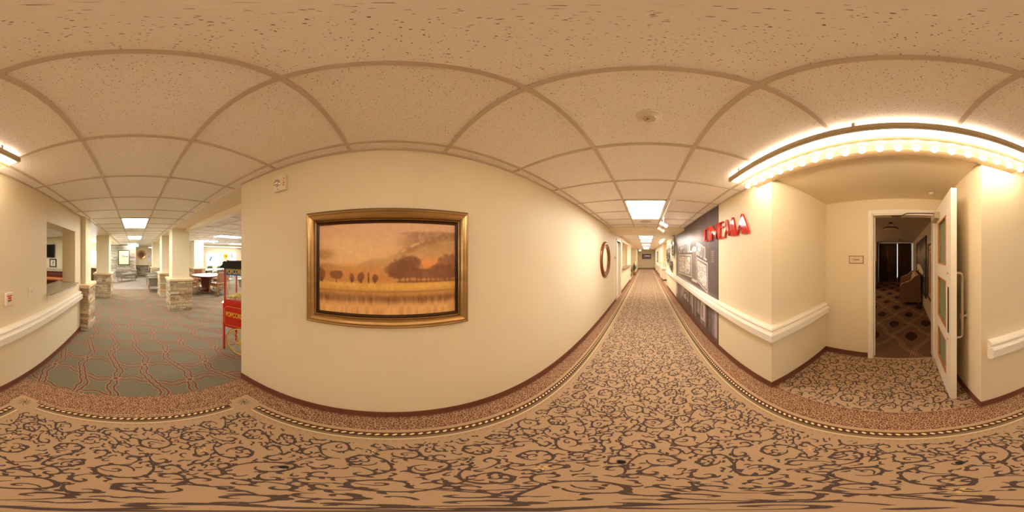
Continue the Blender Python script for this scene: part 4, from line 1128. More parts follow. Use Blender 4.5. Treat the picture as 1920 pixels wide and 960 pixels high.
def poster_car(U, V):
    one = np.ones(U.shape+(1,)); n = vnoise(U, V, 8, 6, 5, 4); n2 = vnoise(U, V, 50, 40, 6, 2)
    img = lerp(C3(60, 48, 40)*one, C3(176, 158, 120)*one, sm(.35, .75, V)*sm(1.02, .8, V)*sm(.35, .6, n+.1)); img += (n2[..., None]-.5)*40
    m = sm(.30, .33, V)*sm(.52-.12*(U-.3)**2*4, .48-.12*(U-.3)**2*4, V); img = lerp(img, C3(228, 216, 190)*one, m)
    m = (((U-.25)/.07)**2+((V-.28)/.09)**2 < 1)*1.; img = lerp(img, C3(30, 24, 22)*one, m)
    m = (((U-.78)/.07)**2+((V-.28)/.09)**2 < 1)*1.; img = lerp(img, C3(30, 24, 22)*one, m)
    m = sm(.2, .15, V); img = lerp(img, C3(90, 74, 64)*one+(n[..., None]-.5)*90, m)
    return img
t = thing('framed_picture', 'large dark framed monochrome picture of a pale car over the sofa', 'picture', (5.55, -0.63, 1.27), R(180))
mb = MB(); frame(mb, 2.7, 1.60, [(0, 0.01), (0, 0.03), (0.03, 0.035), (0.035, 0)]); mb.build('frame', M['black'], t)
paint_grid('print', 2.7, 1.60, 160, 100, poster_car, M['art'], t, (0, -0.012, 0))
def poster_orange(U, V):
    one = np.ones(U.shape+(1,)); n = vnoise(U, V, 4, 5, 15, 4)
    img = C3(214, 190, 160)*one+(n[..., None]-.5)*30
    e = np.minimum(np.minimum(U, 1-U)*0.75, np.minimum(V, 1-V)); img = lerp(img, C3(206, 110, 48)*one, sm(.06, .07, e)*sm(.11, .10, e))
    m = sm(.14, .15, e); img = lerp(img, C3(196, 140, 104)*one+(n[..., None]-.5)*120, m)
    m = (((U-.5)/.16)**2+((V-.52)/.30)**2 < 1)*1.; img = lerp(img, C3(70, 40, 34)*one, m)
    m = sm(.20, .16, V)*sm(.12, .14, e); img = lerp(img, C3(200, 96, 50)*one, m)
    return img
t = thing('framed_poster', 'black framed poster with orange border just inside the cinema door', 'poster', (3.40, -0.63, 1.20), R(180))
mb = MB(); frame(mb, 0.84, 1.20, [(0, 0.01), (0, 0.03), (0.035, 0.04), (0.045, 0)]); mb.build('frame', M['black'], t)
paint_grid('print', 0.84, 1.20, 90, 120, poster_orange, M['art'], t, (0, -0.012, 0))
def bowl(x, y, label, s=1.0):
    t = thing('bowl_light', label, 'ceiling light', (x, y, 2.345), 0, 'bronze bowl lights in the cinema room')
    mb = MB(); mb.lathe([(0.055, 0), (0.05, -0.02), (0.015, -0.03), (0.0001, -0.03)], n=20)
    for k in range(3): a = k*2.094+0.3; mb.cyl((0.03*math.cos(a), 0.03*math.sin(a), -0.02), (0.13*math.cos(a), 0.13*math.sin(a), -0.125), 0.005, n=6)
    mb.build('canopy', M['bronze'], t)
    mb = MB(); mb.lathe([(0.165, -0.12), (0.19, -0.125), (0.192, -0.140), (0.165, -0.150), (0.165, -0.12)], n=36); mb.build('rim', M['bronze'], t)
    mb = MB(); mb.lathe([(0.165, -0.145), (0.14, -0.175), (0.08, -0.20), (0.0001, -0.208)], n=36); mb.build('glass_bowl', mat('alabaster glass', (214, 196, 160), 0.4), t)
for sx_, lb in ((4.6, 'added unseen fill lamp brightening the cinema room near the door'), (7.2, 'added unseen fill lamp brightening the cinema room near the curtain')):  # invented sconce-shaped lamps out of view, added to brighten the cinema room
    t = thing('wall_sconce', lb, 'fill lamp', (sx_, 2.9, 1.75), 0, 'added cinema room fill lamps')
    mb = MB(); mb.box(-0.06, 0.06, -0.03, 0, -0.12, 0.05); mb.build('bracket', M['bronze'], t, bevel=0.004)
    mb = MB(); mb.lathe([(0.0001, -0.10), (0.05, -0.09), (0.09, -0.02), (0.11, 0.07)], c=(0, -0.13, 0), n=24); mb.build('glass_shade', emis('added fill lamp glow', (1.0, 0.74, 0.5), 22), t)
bowl(3.75, 0.02+0.25, 'bronze bowl ceiling light nearest the cinema door'); bowl(7.4, 0.10, 'bronze bowl ceiling light nearer the curtain')
mb = MB(); mb.box(7.3, 8.7, 1.28, 1.42, 1.28, 1.33); mb.box(7.3, 8.7, 1.40, 1.46, 0.0, 1.33); o = mb.build('wall_ledge', M['wall_tan'], bevel=0.004); struct(o, 'low partition with pale ledge inside the cinema room', 'ledge')

# ================================================================== POPCORN CART
cart = thing('popcorn_cart', 'red popcorn cart with yellow spoked wheels, cut off by the wall corner', 'popcorn cart', (-1.26, -2.09, 0), math.atan2(.92, -.39))
CL, CD = 0.43, 0.38
mb = MB(); mb.box(0, CL, 0, CD, 0.45, 0.84); mb.build('cabinet', M['redpaint'], cart, bevel=0.004)
# yellow border on front
mb = MB()
b0, b1, c0, c1, nt_ = 0.03, CL-0.03, 0.49, 0.80, 0.035
P = [(b0+nt_, c0), (b1-nt_, c0), (b1-nt_*.6, c0+nt_*.6), (b1, c0+nt_), (b1, c1-nt_), (b1-nt_*.6, c1-nt_*.6), (b1-nt_, c1), (b0+nt_, c1), (b0+nt_*.6, c1-nt_*.6), (b0, c1-nt_), (b0, c0+nt_), (b0+nt_*.6, c0+nt_*.6)]
mb.tube([(x, -0.001, z) for x, z in P], 0.0028, 6, closed=True); mb.build('painted_border', M['yellow'], cart)
text_obj('POPCORN', 0.105, M['yellow'], cart, (CL/2-0.01, -0.0015, 0.672), (R(90), 0, 0), 0.0008, 0.0035, 0.60)
for yy in (0.016, CD-0.016):
    mb = MB(); mb.box(0, 0.026, yy-0.013, yy+0.013, 0.006, 0.46); mb.build('leg', M['redpaint'], cart, bevel=0.002)
for sy, yy in ((-1, -0.035), (1, CD+0.035)):
    mb = MB(); c = Vector((0.335, yy, 0.252)); ring = [c+Vector((0.235*math.cos(a), 0, 0.235*math.sin(a))) for a in [k*2*PI/48 for k in range(48)]]
    mb.tube(ring, 0.009, 8, closed=True, mi=0)
    for k in range(18):
        a = k*2*PI/18; mb.cyl(c+Vector((0.02*math.cos(a+.5), 0, 0.02*math.sin(a+.5))), c+Vector((0.232*math.cos(a), 0, 0.232*math.sin(a))), 0.0028, n=6)
    mb.cyl(c+Vector((0, -0.022, 0)), c+Vector((0, 0.022, 0)), 0.026, n=18)
    w = mb.build('wheel', M['yellow'], cart)
    mb = MB(); mb.tube([c+Vector((0.2455*math.cos(a), 0, 0.2455*math.sin(a))) for a in [k*2*PI/48 for k in range(48)]], 0.006, 8, closed=True); mb.build('tyre', M['rubber'], w)
mb = MB(); mb.cyl((0.335, -0.035, 0.252), (0.335, CD+0.035, 0.252), 0.010, n=10); mb.box(0.32, 0.35, 0.02, CD-0.02, 0.26, 0.46); mb.build('axle', M['redpaint'], cart)
mb = MB(); mb.tube([(0.0, 0.05, 0.82), (-0.05, 0.05, 0.83), (-0.06, 0.08, 0.83), (-0.06, CD-0.08, 0.83), (-0.05, CD-0.05, 0.83), (0, CD-0.05, 0.82)], 0.009, 8); mb.build('push_handle', M['chrome'], cart)
mb = MB(); mb.box(0.012, CL-0.012, 0.012, CD-0.012, 0.84, 0.905)
for x in (0.012, CL-0.036):
    for y in (0.012, CD-0.036): mb.box(x, x+0.024, y, y+0.024, 0.90, 1.40)
mb.build('case_frame', M['redpaint'], cart, bevel=0.002)
mb = MB(); mb.box(0.030, CL-0.030, 0.016, 0.020, 0.905, 1.285); mb.box(0.016, 0.020, 0.03, CD-0.03, 0.905, 1.285); mb.box(CL-0.020, CL-0.016, 0.03, CD-0.03, 0.905, 1.285); mb.build('glass_panel', M['glass'], cart)
mb = MB(); mb.box(0.034, CL-0.034, 0.006, 0.014, 1.285, 1.385); mb.build('sign_panel', M['bluepaint'], cart)
text_obj('POPCORN', 0.100, M['yellow'], cart, (CL/2-0.01, 0.0045, 1.335), (R(90), 0, 0), 0.0008, 0.0035, 0.63)
mb = MB()
rf = [(-0.035, 1.385), (-0.03, 1.41), (0.0, 1.43), (0.015, 1.445), (0.02, 1.475), (0.04, 1.49), (CL-0.04, 1.49), (CL-0.02, 1.475), (CL-0.015, 1.445), (CL, 1.43), (CL+0.03, 1.41), (CL+0.035, 1.385)]
mb.prism(rf[::-1], lambda a, b, d: (a, d, b), -0.03, CD+0.03); mb.build('canopy_roof', M['black'], cart, bevel=0.006)
mb = MB(); mb.box(0.05, CL-0.05, 0.02, CD-0.02, 1.49, 1.503); mb.build('roof_trim', M['redpaint'], cart)
mb = MB(); mb.lathe([(0.0001, 1.10), (0.085, 1.10), (0.105, 1.20), (0.115, 1.21), (0.115, 1.215), (0.0001, 1.22)], c=(0.27, CD/2, 0), n=28); k_ = mb.build('kettle', M['steel'], cart)
mb = MB(); mb.cyl((0.27, CD/2, 1.215), (0.27, CD/2, 1.385), 0.012, n=10); mb.tube([(0.30, CD/2-0.05, 1.23), (0.33, CD/2-0.06, 1.30), (0.37, CD/2-0.06, 1.34)], 0.008, 8); mb.build('kettle_arm', M['chrome'], k_)
mb = MB(); rp = random.Random(3)
for _ in range(420):
    x, y = rp.uniform(0.03, CL-0.03), rp.uniform(0.035, CD-0.03); z = 0.905+0.065*math.exp(-((x-0.26)/0.14)**2)*rp.random()+0.012+rp.uniform(0, .02)
    mb.sphere((x, y, z), rp.uniform(0.009, 0.015), 6, 4)
o = mb.build('popcorn', M['popcorn']); o.location = cart.location; o.rotation_euler = cart.rotation_euler
tag(o, 'heap of yellow popcorn inside the cart glass case', 'popcorn', kind='stuff')

# ================================================================== LOUNGE FURNITURE
def bench():
    t = thing('bench', 'sage upholstered bench with rolled arms before the stone wall', 'bench', (0.47, -10.05, 0), math.atan2(-0.9, -0.9)+PI)
    L, D = 1.40, 0.50
    mb = MB(); mb.box(-L/2+0.04, L/2-0.04, -D/2, D/2, 0.34, 0.50); mb.build('seat', M['sage'], t, bevel=0.04, seg=3)
    for s in (-1, 1):
        mb = MB(); mb.box(s*(L/2-0.10), s*(L/2-0.02), -D/2+0.01, D/2-0.01, 0.36, 0.64); mb.cyl((s*(L/2-0.05), -D/2+0.005, 0.64), (s*(L/2-0.05), D/2-0.005, 0.64), 0.065, n=18); mb.build('rolled_arm', M['sage'], t, bevel=0.01)
    for sx in (-1, 1):
        for sy in (-1, 1):
            mb = MB(); mb.cyl((sx*(L/2-0.14), sy*(D/2-0.06), 0.003), (sx*(L/2-0.12), sy*(D/2-0.06), 0.35), 0.014, 0.026, n=8); mb.build('leg', M['orange'], t)
bench()
def armchair(x, y, rz, label):
    t = thing('armchair', label, 'armchair', (x, y, 0), rz, 'sage lounge armchairs')
    # faces +x local
    mb = MB(); mb.box(-0.30, 0.30, -0.26, 0.26, 0.26, 0.46); mb.build('seat', M['sage'], t, bevel=0.04, seg=3)
    mb = MB(); mb.prism([(-0.36, 0.30), (-0.22, 0.30), (-0.26, 0.80), (-0.33, 0.84), (-0.40, 0.78)], lambda a, b, d: (a, d, b), -0.33, 0.33); mb.build('backrest', M['sage'], t, bevel=0.03, seg=3)
    for s in (-1, 1):
        mb = MB(); mb.box(-0.34, 0.30, s*0.26, s*0.34, 0.26, 0.60); mb.cyl((-0.34, s*0.31, 0.61), (0.33, s*0.31, 0.61), 0.058, n=16); mb.build('rolled_arm', M['sage'], t, bevel=0.01)
    for sx in (-0.30, 0.27):
        for sy in (-0.28, 0.28):
            mb = MB(); mb.cyl((sx, sy, 0.003), (sx, sy, 0.27), 0.014, 0.024, n=8); mb.build('leg', M['orange'], t)
    return t
ac = armchair(-0.92, -7.20, 0, 'sage armchair with rolled arms between two stone columns, nearer one')
dup(ac, (-0.95, -8.35, 0), R(4), 'sage armchair behind the nearer armchair, before the third column')

# game table
gt = thing('game_table', 'round cherry game table with pale top on a carved pedestal', 'table', (-2.97, -6.34, 0))
mb = MB(); mb.lathe([(0.0001, 0.70), (0.60, 0.70), (0.65, 0.715), (0.665, 0.735), (0.66, 0.752), (0.60, 0.757)], n=48); mb.build('tabletop', M['cherry'], gt)
mb = MB(); mb.lathe([(0.60, 0.756), (0.595, 0.760), (0.0001, 0.760)], n=48); mb.build('playing_surface', M['feltwhite'], gt)
mb = MB(); mb.lathe([(0.0001, 0.003), (0.33, 0.003), (0.34, 0.03), (0.30, 0.07), (0.25, 0.10), (0.20, 0.14), (0.17, 0.22), (0.21, 0.34), (0.24, 0.46), (0.22, 0.58), (0.26, 0.66), (0.30, 0.70)], n=32); mb.build('pedestal', M['cherry'], gt)

def side_chair():
    t = thing('game_chair', 'oak framed leather chair on casters at the near side of the game table', 'chair', (0, 0, 0), 0, 'game table chairs')
    # faces +y local
    mb = MB(); mb.box(-0.24, 0.24, -0.22, 0.24, 0.42, 0.49); mb.build('seat', M['leather'], t, bevel=0.025, seg=3)
    mb = MB(); mb.obox((0, -0.26, 0.73), (0.44, 0.05, 0.40), Matrix.Rotation(R(-8), 3, 'X').to_3x3()); mb.build('backrest', M['leather'], t, bevel=0.018, seg=3)
    for s in (-1, 1):
        mb = MB(); mb.tube([(s*0.25, -0.30, 0.05), (s*0.25, -0.25, 0.30), (s*0.25, -0.24, 0.50), (s*0.245, -0.30, 0.93)], [0.020, 0.022, 0.024, 0.018], 8); lg = mb.build('leg', M['wood'], t)
        mb = MB(); mb.cyl((s*0.25-0.012, -0.30, 0.026), (s*0.25+0.012, -0.30, 0.026), 0.024, n=12); mb.build('caster', M['rubber'], lg)
        mb = MB(); mb.tube([(s*0.25, 0.26, 0.05), (s*0.25, 0.25, 0.30), (s*0.26, 0.22, 0.56), (s*0.27, 0.12, 0.64)], [0.018, 0.022, 0.022, 0.018], 8); lg = mb.build('leg', M['wood'], t)
        mb = MB(); mb.cyl((s*0.25-0.012, 0.26, 0.026), (s*0.25+0.012, 0.26, 0.026), 0.024, n=12); mb.build('caster', M['rubber'], lg)
        mb = MB(); mb.tube([(s*0.255, -0.27, 0.70), (s*0.285, -0.10, 0.685), (s*0.285, 0.08, 0.665), (s*0.27, 0.14, 0.635)], [0.014, 0.022, 0.024, 0.016], 8); mb.build('armrest', M['wood'], t)
    mb = MB(); mb.box(-0.24, 0.24, 0.21, 0.245, 0.37, 0.43); mb.box(-0.24, 0.24, -0.245, -0.21, 0.37, 0.43); mb.box(-0.26, -0.23, -0.23, 0.23, 0.37, 0.43); mb.box(0.23, 0.26, -0.23, 0.23, 0.37, 0.43); mb.build('seat_frame', M['wood'], t)
    return t
sc = side_chair(); sc.location = (-3.22, -5.70, 0); sc.rotation_euler = (0, 0, R(190))
dup(sc, (-2.16, -6.20, 0), R(96), 'oak framed brown leather armchair left of the game table, half behind the column')
dup(sc, (-3.10, -7.20, 0), R(8), 'oak framed brown leather armchair behind the game table, facing the camera')
dup(sc, (-3.86, -6.55, 0), R(-80), 'oak framed brown leather armchair on the far side of the game table')

# far dining tables and chairs in sunroom
def far_chair():
    t = thing('dining_chair', 'far green upholstered dining chair at the sunroom table, first from the column', 'chair', (0, 0, 0), 0, 'sunroom dining chairs')
    gm = mat('muted green fabric', (96, 108, 74), 0.8)
    mb = MB(); mb.box(-0.22, 0.22, -0.22, 0.22, 0.42, 0.49); mb.build('seat', gm, t, bevel=0.02)
    mb = MB(); mb.prism([(-0.23, 0.50), (0.23, 0.50), (0.24, 0.80), (0.16, 0.90), (-0.16, 0.90), (-0.24, 0.80)], lambda a, b, d: (a, d, b), -0.24, -0.19); mb.build('backrest', gm, t, bevel=0.01)
    for sx in (-1, 1):
        for sy in (-1, 1):
            mb = MB(); mb.box(sx*0.20-0.018, sx*0.20+0.018, sy*0.20-0.018, sy*0.20+0.018, 0.003, 0.9 if sy < 0 and False else 0.44); mb.build('leg', M['bronze'], t)
    for sx in (-1, 1):
        mb = MB(); mb.box(sx*0.185-0.015, sx*0.185+0.015, -0.22, -0.18, 0.44, 0.7); mb.build('back_post', M['bronze'], t)
    return t
fc = far_chair(); fc.location = (-4.95, -10.25, 0); fc.rotation_euler = (0, 0, R(200))
dup(fc, (-5.55, -9.85, 0), R(190), 'far green upholstered dining chair in front of the bright window')
dup(fc, (-6.15, -9.95, 0), R(175), 'far green upholstered dining chair right of the window, nearest the popcorn cart in view')
dup(fc, (-6.75, -9.75, 0), R(170), 'far green upholstered dining chair hard against the popcorn cart roof in view')
t = thing('dining_table', 'long white topped dining table catching glare near the sunroom', 'table', (-5.15, -9.0, 0), R(0))
mb = MB(); mb.box(-1.0, 1.2, -0.45, 0.45, 0.71, 0.75); mb.build('tabletop', M['feltwhite'], t, bevel=0.008)
for sx in (-0.7, 0.9):
    mb = MB(); mb.cyl((sx, 0, 0.003), (sx, 0, 0.71), 0.05, n=14); mb.cyl((sx, 0, 0.003), (sx, 0, 0.03), 0.28, n=20); mb.build('pedestal', M['bronze'], t)
def window(name, x0, x1, y, z0, z1, label, m='day', bars=1):
    t = thing(name, label, 'window', ((x0+x1)/2, y, 0), 0, kind='structure')
    w = (x1-x0)/2; mb = MB()
    for b in ((-w, -w+0.05, z0, z1), (w-0.05, w, z0, z1), (-w, w, z0, z0+0.05), (-w, w, z1-0.05, z1)): mb.box(b[0], b[1], -0.03, 0.03, b[2], b[3])
    for k in range(bars): xx = -w+2*w*(k+1)/(bars+1); mb.box(xx-0.015, xx+0.015, -0.02, 0.02, z0, z1)
    mb.build('window_frame', M['trimwhite'], t)
    mb = MB(); mb.box(-w+0.04, w-0.04, -0.035, -0.03, z0+0.04, z1-0.04); mb.build('bright_pane', M[m], t)
    return t
window('window_1', -7.6, -6.1, -13.03, 0.62, 1.88, 'large bright sunroom window behind the game table')
window('window_2', -9.4, -8.5, -13.03, 0.62, 1.95, 'narrow bright sunroom window beside the yellow flower')
window('window_3', 2.0, 3.4, -9.62, 1.05, 1.9, 'bright window seen between the first two columns')
mb = MB(); mb.prism([(-0.12, -0.30), (0.0, -0.26), (0.10, -0.05), (0.16, 0.16), (0.26, 0.30), (0.17, 0.31), (0.02, 0.10), (-0.10, -0.08), (-0.17, -0.24)], lambda a, b, d: (a, d, b), -0.02, 0.02)
o = mb.build('hanging_ornament', mat('blue ornament', (46, 104, 150), 0.5), None, (-6.5, -12.85, 1.40), R(180), bevel=0.005); tag(o, 'blue ornament silhouetted against the large bright window', 'ornament')
def flower(x, col, label):
    t = thing('flower_ornament', label, 'ornament', (x, -12.93, 1.56))
    m_ = mat('petal paint '+label[:6], col, 0.5)
    mb = MB()
    for k in range(8): a = k*PI/4; mb.sphere((0.16*math.cos(a), 0, 0.16*math.sin(a)), 0.075, 10, 6, sc=(1, .35, 1))
    mb.build('petals', m_, t)
    mb = MB(); mb.sphere((0, 0.01, 0), 0.09, 12, 8, sc=(1, .5, 1)); mb.build('flower_centre', M['yellow'] if col[2] > 100 else M['orange'], t)
flower(-8.15, (206, 176, 40), 'yellow flower ornament on the wall beside the narrow window'); flower(-8.75, (116, 96, 160), 'violet flower ornament hanging in the narrow window')

# piano picture
def piano(U, V):
    one = np.ones(U.shape+(1,)); n = vnoise(U, V, 5, 5, 31, 3); img = C3(222, 212, 164)*one+(n[..., None]-.5)*12
    def line(x0, y0, x1, y1, w, col=(96, 88, 74)):
        nonlocal img
        dx, dy = x1-x0, y1-y0; L2 = dx*dx+dy*dy; t = np.clip(((U-x0)*dx+(V-y0)*dy)/L2, 0, 1)
        d = np.hypot((U-x0-t*dx), (V-y0-t*dy)*1.3); img = lerp(img, np.array(col, float)*one, sm(w*1.3, w*.7, d))
    line(.25, .46, .95, .46, .012); line(.25, .54, .95, .54, .02); line(.25, .46, .25, .58, .012); line(.33, .62, .9, .58, .035); line(.30, .58, .62, .92, .008); line(.62, .92, .98, .98, .008); line(.62, .92, .95, .80, .006)
    line(.32, .46, .30, .32, .01); line(.86, .46, .88, .32, .01); line(.60, .20, .60, .34, .018); line(.52, .20, .68, .20, .01)
    q = ((U-.55)/.28)**2+((V-.64)/.10)**2; img = lerp(img, C3(150, 142, 124)*one, .7*sm(1.1, .9, q)*sm(.54, .56, V))
    return img
t = thing('framed_picture', 'dark framed drawing of a grand piano on the stone wall', 'picture', (0.72, -11.165, 1.46), R(180))
mb = MB(); frame(mb, 0.66, 0.91, [(0, 0.01), (0.0, 0.02), (0.05, 0.035), (0.06, 0.03), (0.06, 0)]); mb.build('frame', mat('dark green frame', (42, 48, 40), 0.4), t)
paint_grid('print', 0.66, 0.91, 120, 160, piano, M['art'], t, (0, -0.012, 0))
t = thing('round_plaque', 'round gold and brown wall plaque above the stone wainscot', 'plaque', (-0.56, -12.70, 1.66), R(180))
mb = MB(); mb.lathe([(0.21, 0.03), (0.22, 0.04), (0.31, 0.035), (0.325, 0.045), (0.345, 0.03), (0.345, 0)], n=40, rot=RX); mb.build('gold_ring', M['gold'], t)
mb = MB(); mb.lathe([(0.0001, 0.045), (0.06, 0.04), (0.10, 0.03), (0.15, 0.035), (0.215, 0.03)], n=40, rot=RX); mb.build('medallion', mat('carved brown', (110, 70, 50), 0.5, var=0.4, scale=18), t)
for k in range(4):
    a = k*PI/2; mb = MB(); mb.obox((0.27*math.cos(a), -0.042, 0.27*math.sin(a)), (0.11, 0.012, 0.014), Matrix.Rotation(-a, 3, 'Y')); mb.build('spoke', M['bronze'], t)
def pale_print(U, V):
    one = np.ones(U.shape+(1,)); n = vnoise(U, V, 7, 9, 77, 4); img = C3(226, 226, 226)*one; m = sm(.52, .60, n)*sm(.1, .2, U)*sm(.9, .8, U)*sm(.1, .2, V)*sm(.9, .8, V)
    return lerp(img, C3(120, 124, 124)*one, m*.8)
for x, lab in ((-1.50, 'white framed botanical print on the far wall, nearer the plaque'), (-2.12, 'white framed botanical print on the far wall, behind the columns')):
    t = thing('framed_print', lab, 'picture', (x, -17.5, 1.48), R(180), 'white framed prints on the far wall')
    mb = MB(); frame(mb, 0.42, 0.66, [(0, 0.01), (0.0, 0.02), (0.04, 0.025), (0.05, 0)]); mb.build('frame', M['whitemetal'], t)
    paint_grid('print', 0.42, 0.66, 40, 60, pale_print, M['art'], t, (0, -0.012, 0))
t = thing('armchair_far', 'navy armchair far behind the plaque wall opening', 'armchair', (-1.70, -14.2, 0), R(120)); t.name = 'tub_chair'
nv_ = mat('navy fabric', (26, 30, 52), 0.8)
mb = MB(); mb.box(-0.3, 0.3, -0.3, 0.3, 0.003, 0.42); mb.build('seat', nv_, t, bevel=0.04, seg=3)
mb = MB(); mb.lathe([(0.30, 0.1), (0.38, 0.1), (0.38, 0.66), (0.34, 0.70), (0.30, 0.66), (0.30, 0.1)], n=26); mb.build('tub_back', nv_, t)

# kitchenette seen through pass-through
t = thing('television', 'black wall mounted television in the kitchenette', 'television', (3.62, -6.0, 1.78), R(180))
mb = MB(); mb.box(-0.45, 0.45, -0.09, -0.04, -0.27, 0.27); mb.build('casing', M['black'], t, bevel=0.006)
mb = MB(); mb.box(-0.43, 0.43, -0.092, -0.0895, -0.25, 0.25); mb.build('screen', M['tv'], t)
mb = MB(); mb.box(-0.1, 0.1, -0.04, 0, -0.1, 0.1); mb.build('wall_bracket', M['black'], t)
def fig(U, V):
    one = np.ones(U.shape+(1,)); img = C3(228, 222, 206)*one
    m = (np.abs(U-.5-.2*(V-.5)) < .06)*(np.abs(V-.5) < .28)*1.; img = lerp(img, C3(60, 50, 46)*one, m); m = (((U-.58)/.12)**2+((V-.66)/.10)**2 < 1)*1.; return lerp(img, C3(90, 70, 62)*one, m)
t = thing('framed_print', 'small dark framed print below the television', 'picture', (3.27, -6.0, 1.27), R(180))
mb = MB(); frame(mb, 0.24, 0.26, [(0, 0.01), (0.0, 0.02), (0.035, 0.03), (0.045, 0)]); mb.build('frame', M['bronze'], t)
paint_grid('print', 0.24, 0.26, 40, 40, fig, M['art'], t, (0, -0.012, 0))
t = thing('kitchen_counter', 'cherry kitchenette counter with pale top under the television', 'counter', (3.2, -5.55, 0))
mb = MB(); mb.box(-0.85, 1.6, -0.35, 0.25, 0.003, 1.00); mb.build('cabinet', M['cherry'], t)
mb = MB(); mb.box(-0.90, 1.65, -0.38, 0.30, 1.00, 1.04); mb.build('countertop', M['granite'], t, bevel=0.004)
mb = MB()
for k in range(4): mb.box(-0.80+0.6*k, -0.26+0.6*k, 0.25, 0.268, 0.10, 0.92)
mb.build('door_panels', M['cherry'], t, bevel=0.004)
t = thing('wooden_chest', 'low dark wooden chest with a lighter lid in the kitchenette', 'chest', (2.55, -4.55, 0))
mb = MB(); mb.box(-0.35, 0.35, -0.2, 0.2, 0.003, 0.82); mb.build('body', mat('dark brown wood', (74, 46, 30), 0.5, var=.2, scale=6), t, bevel=0.004)
mb = MB(); mb.box(-0.37, 0.37, -0.22, 0.22, 0.82, 0.86); mb.build('lid', M['orange'], t, bevel=0.006)
for sx in (-0.15, 0.15):
    mb = MB(); mb.cyl((sx, 0.20, 0.6), (sx, 0.225, 0.6), 0.015, n=10); mb.build('knob', M['steel'], t)
t = thing('buffet_hutch', 'dark sideboard with framed mirror seen between the first two columns', 'sideboard', (2.15, -9.3, 0))
mb = MB(); mb.box(-0.45, 0.6, -0.2, 0.2, 0.003, 0.85); mb.box(-0.43, -0.1, -0.02, 0.02, 0.85, 1.15); mb.build('body', M['bronze'], t, bevel=0.006)
mb = MB(); mb.box(-0.48, 0.63, -0.23, 0.23, 0.85, 0.885); mb.build('top', M['cherry'], t, bevel=0.004)

# corridor end picture, right far frame, outlet
def strip(U, V):
    one = np.ones(U.shape+(1,)); n = vnoise(U, V, 12, 3, 51, 3); img = lerp(C3(92, 76, 60)*one, C3(214, 206, 186)*one, sm(.45, .6, V)*sm(.9, .8, V)*sm(.2, .3, U)); return img+(n[..., None]-.5)*40
t = thing('framed_picture', 'wide dark framed picture centred on the corridor end wall', 'picture', (0.02, 19.99, 1.50), 0)
mb = MB(); frame(mb, 0.90, 0.40, [(0, 0.01), (0.0, 0.02), (0.10, 0.04), (0.11, 0.035), (0.11, 0)]); mb.build('frame', mat('mahogany frame', (84, 46, 32), 0.4), t)
paint_grid('print', 0.90, 0.40, 90, 40, strip, M['art'], t, (0, -0.012, 0))
t = thing('framed_picture', 'tall dark framed picture on the distant right wall', 'picture', (XR, 14.9, 1.50), R(-90))
mb = MB(); frame(mb, 0.9, 0.75, [(0, 0.01), (0.0, 0.02), (0.08, 0.04), (0.09, 0.035), (0.09, 0)]); mb.build('frame', M['bronze'], t)
paint_grid('print', 0.9, 0.75, 40, 40, pale_print, M['art'], t, (0, -0.012, 0))
mb = MB(); mb.box(-0.035, 0.035, -0.008, 0, -0.055, 0.055); mb.box(-0.012, 0.012, -0.012, -0.006, 0.008, 0.036); mb.box(-0.012, 0.012, -0.012, -0.006, -0.036, -0.008)
o = mb.build('outlet_plate', M['plastic'], None, (-0.62, 19.995, 0.72)); tag(o, 'small white outlet plate on the corridor end wall', 'outlet')

# plants
def plant(x, y, h, pot, potmat, label, seed, n=26):
    r = random.Random(seed); t = thing('potted_plant', label, 'plant', (x, y, 0), 0, 'potted corridor plants')
    mb = MB(); mb.lathe([(0.0001, 0.003), (pot*0.7, 0.003), (pot, pot*1.6), (pot*1.08, pot*1.65), (pot*1.06, pot*1.75), (pot*0.9, pot*1.72), (0.0001, pot*1.6)], n=24); mb.build('pot', potmat, t)
    mb = MB()
    for k in range(n):
        a = r.uniform(0, 6.28); L = h*r.uniform(.45, 1.0); lean = r.uniform(.10, .42); z0 = pot*1.5; P = []
        for i in range(7):
            s = i/6; P.append(Vector((math.cos(a)*L*lean*s**1.5, math.sin(a)*L*lean*s**1.5, z0+L*(s-0.28*s*s*lean*2))))
        side = Vector((-math.sin(a), math.cos(a), 0)); vs = []
        for i, p in enumerate(P):
            w = 0.034*math.sin(PI*(0.08+0.9*i/6)); vs += [p-side*w, p+side*w]
        mb.add(vs, [(2*i, 2*i+1, 2*i+3, 2*i+2) for i in range(6)], r.randrange(2), True)
    mb.build('leaves', [M['green'], M['green2']], t)
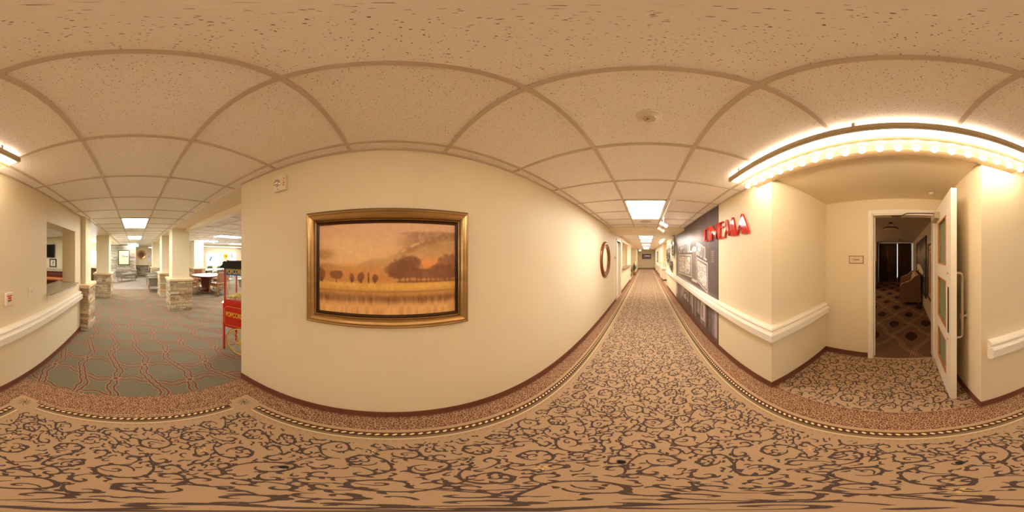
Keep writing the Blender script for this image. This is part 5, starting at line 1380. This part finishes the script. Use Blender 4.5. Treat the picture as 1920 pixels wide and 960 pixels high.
plant(-0.98, 13.2, 0.95, 0.16, M['potgold'], 'leafy plant in a gold pot at the far left of the corridor', 4, 40)
plant(-1.22, 12.3, 0.45, 0.13, M['potblue'], 'smaller plant in a grey blue pot beside the gold potted plant', 9, 24)

# tripod feet left on the carpet
for (px, py, lab) in ((532, 876, 'black rubber tripod foot on the carpet toward the painting'), (1165, 866, 'black rubber tripod foot on the carpet toward the corridor'), (1800, 868, 'black rubber tripod foot on the carpet toward the alcove')):
    th = R((px-1212)*0.1875); ph = R((py-480)*0.1875); d = H/math.tan(ph); x, y = d*math.sin(th), d*math.cos(th)
    mb = MB(); mb.lathe([(0.0001, 0.0025), (0.014, 0.0025), (0.015, 0.008), (0.010, 0.014), (0.008, 0.022), (0.0001, 0.023)], n=16)
    o = mb.build('tripod_foot', M['rubber'], None, (x, y, 0)); tag(o, lab, 'tripod foot', 'tripod feet')

# ================================================================== world + camera
w = bpy.data.worlds.new('World'); bpy.context.scene.world = w; w.use_nodes = True
bg = w.node_tree.nodes['Background']; bg.inputs[0].default_value = (0.9, 0.95, 1, 1); bg.inputs[1].default_value = 0.3
cam = bpy.data.cameras.new('Camera'); co = bpy.data.objects.new('Camera', cam); C.objects.link(co)
co.location = (0, 0, H); co.rotation_euler = (R(90), 0, R((1212-960)*0.1875))
cam.type = 'PANO'
try: cam.panorama_type = 'EQUIRECTANGULAR'
except Exception: pass
try: cam.cycles.panorama_type = 'EQUIRECTANGULAR'
except Exception: pass
cam.clip_start = 0.02
sc_ = bpy.context.scene; sc_.camera = co
sc_.view_settings.view_transform = 'Standard'; sc_.view_settings.look = 'None'; sc_.view_settings.gamma = 1.0; sc_.view_settings.exposure = 1.95
try: sc_.view_settings.use_curve_mapping = False
except Exception: pass
cy = sc_.cycles
cy.use_denoising = True; cy.use_adaptive_sampling = True; cy.adaptive_threshold = 0.02
cy.max_bounces = 10; cy.diffuse_bounces = 7; cy.glossy_bounces = 4; cy.transparent_max_bounces = 8
cy.sample_clamp_indirect = 6
cy.use_light_tree = True
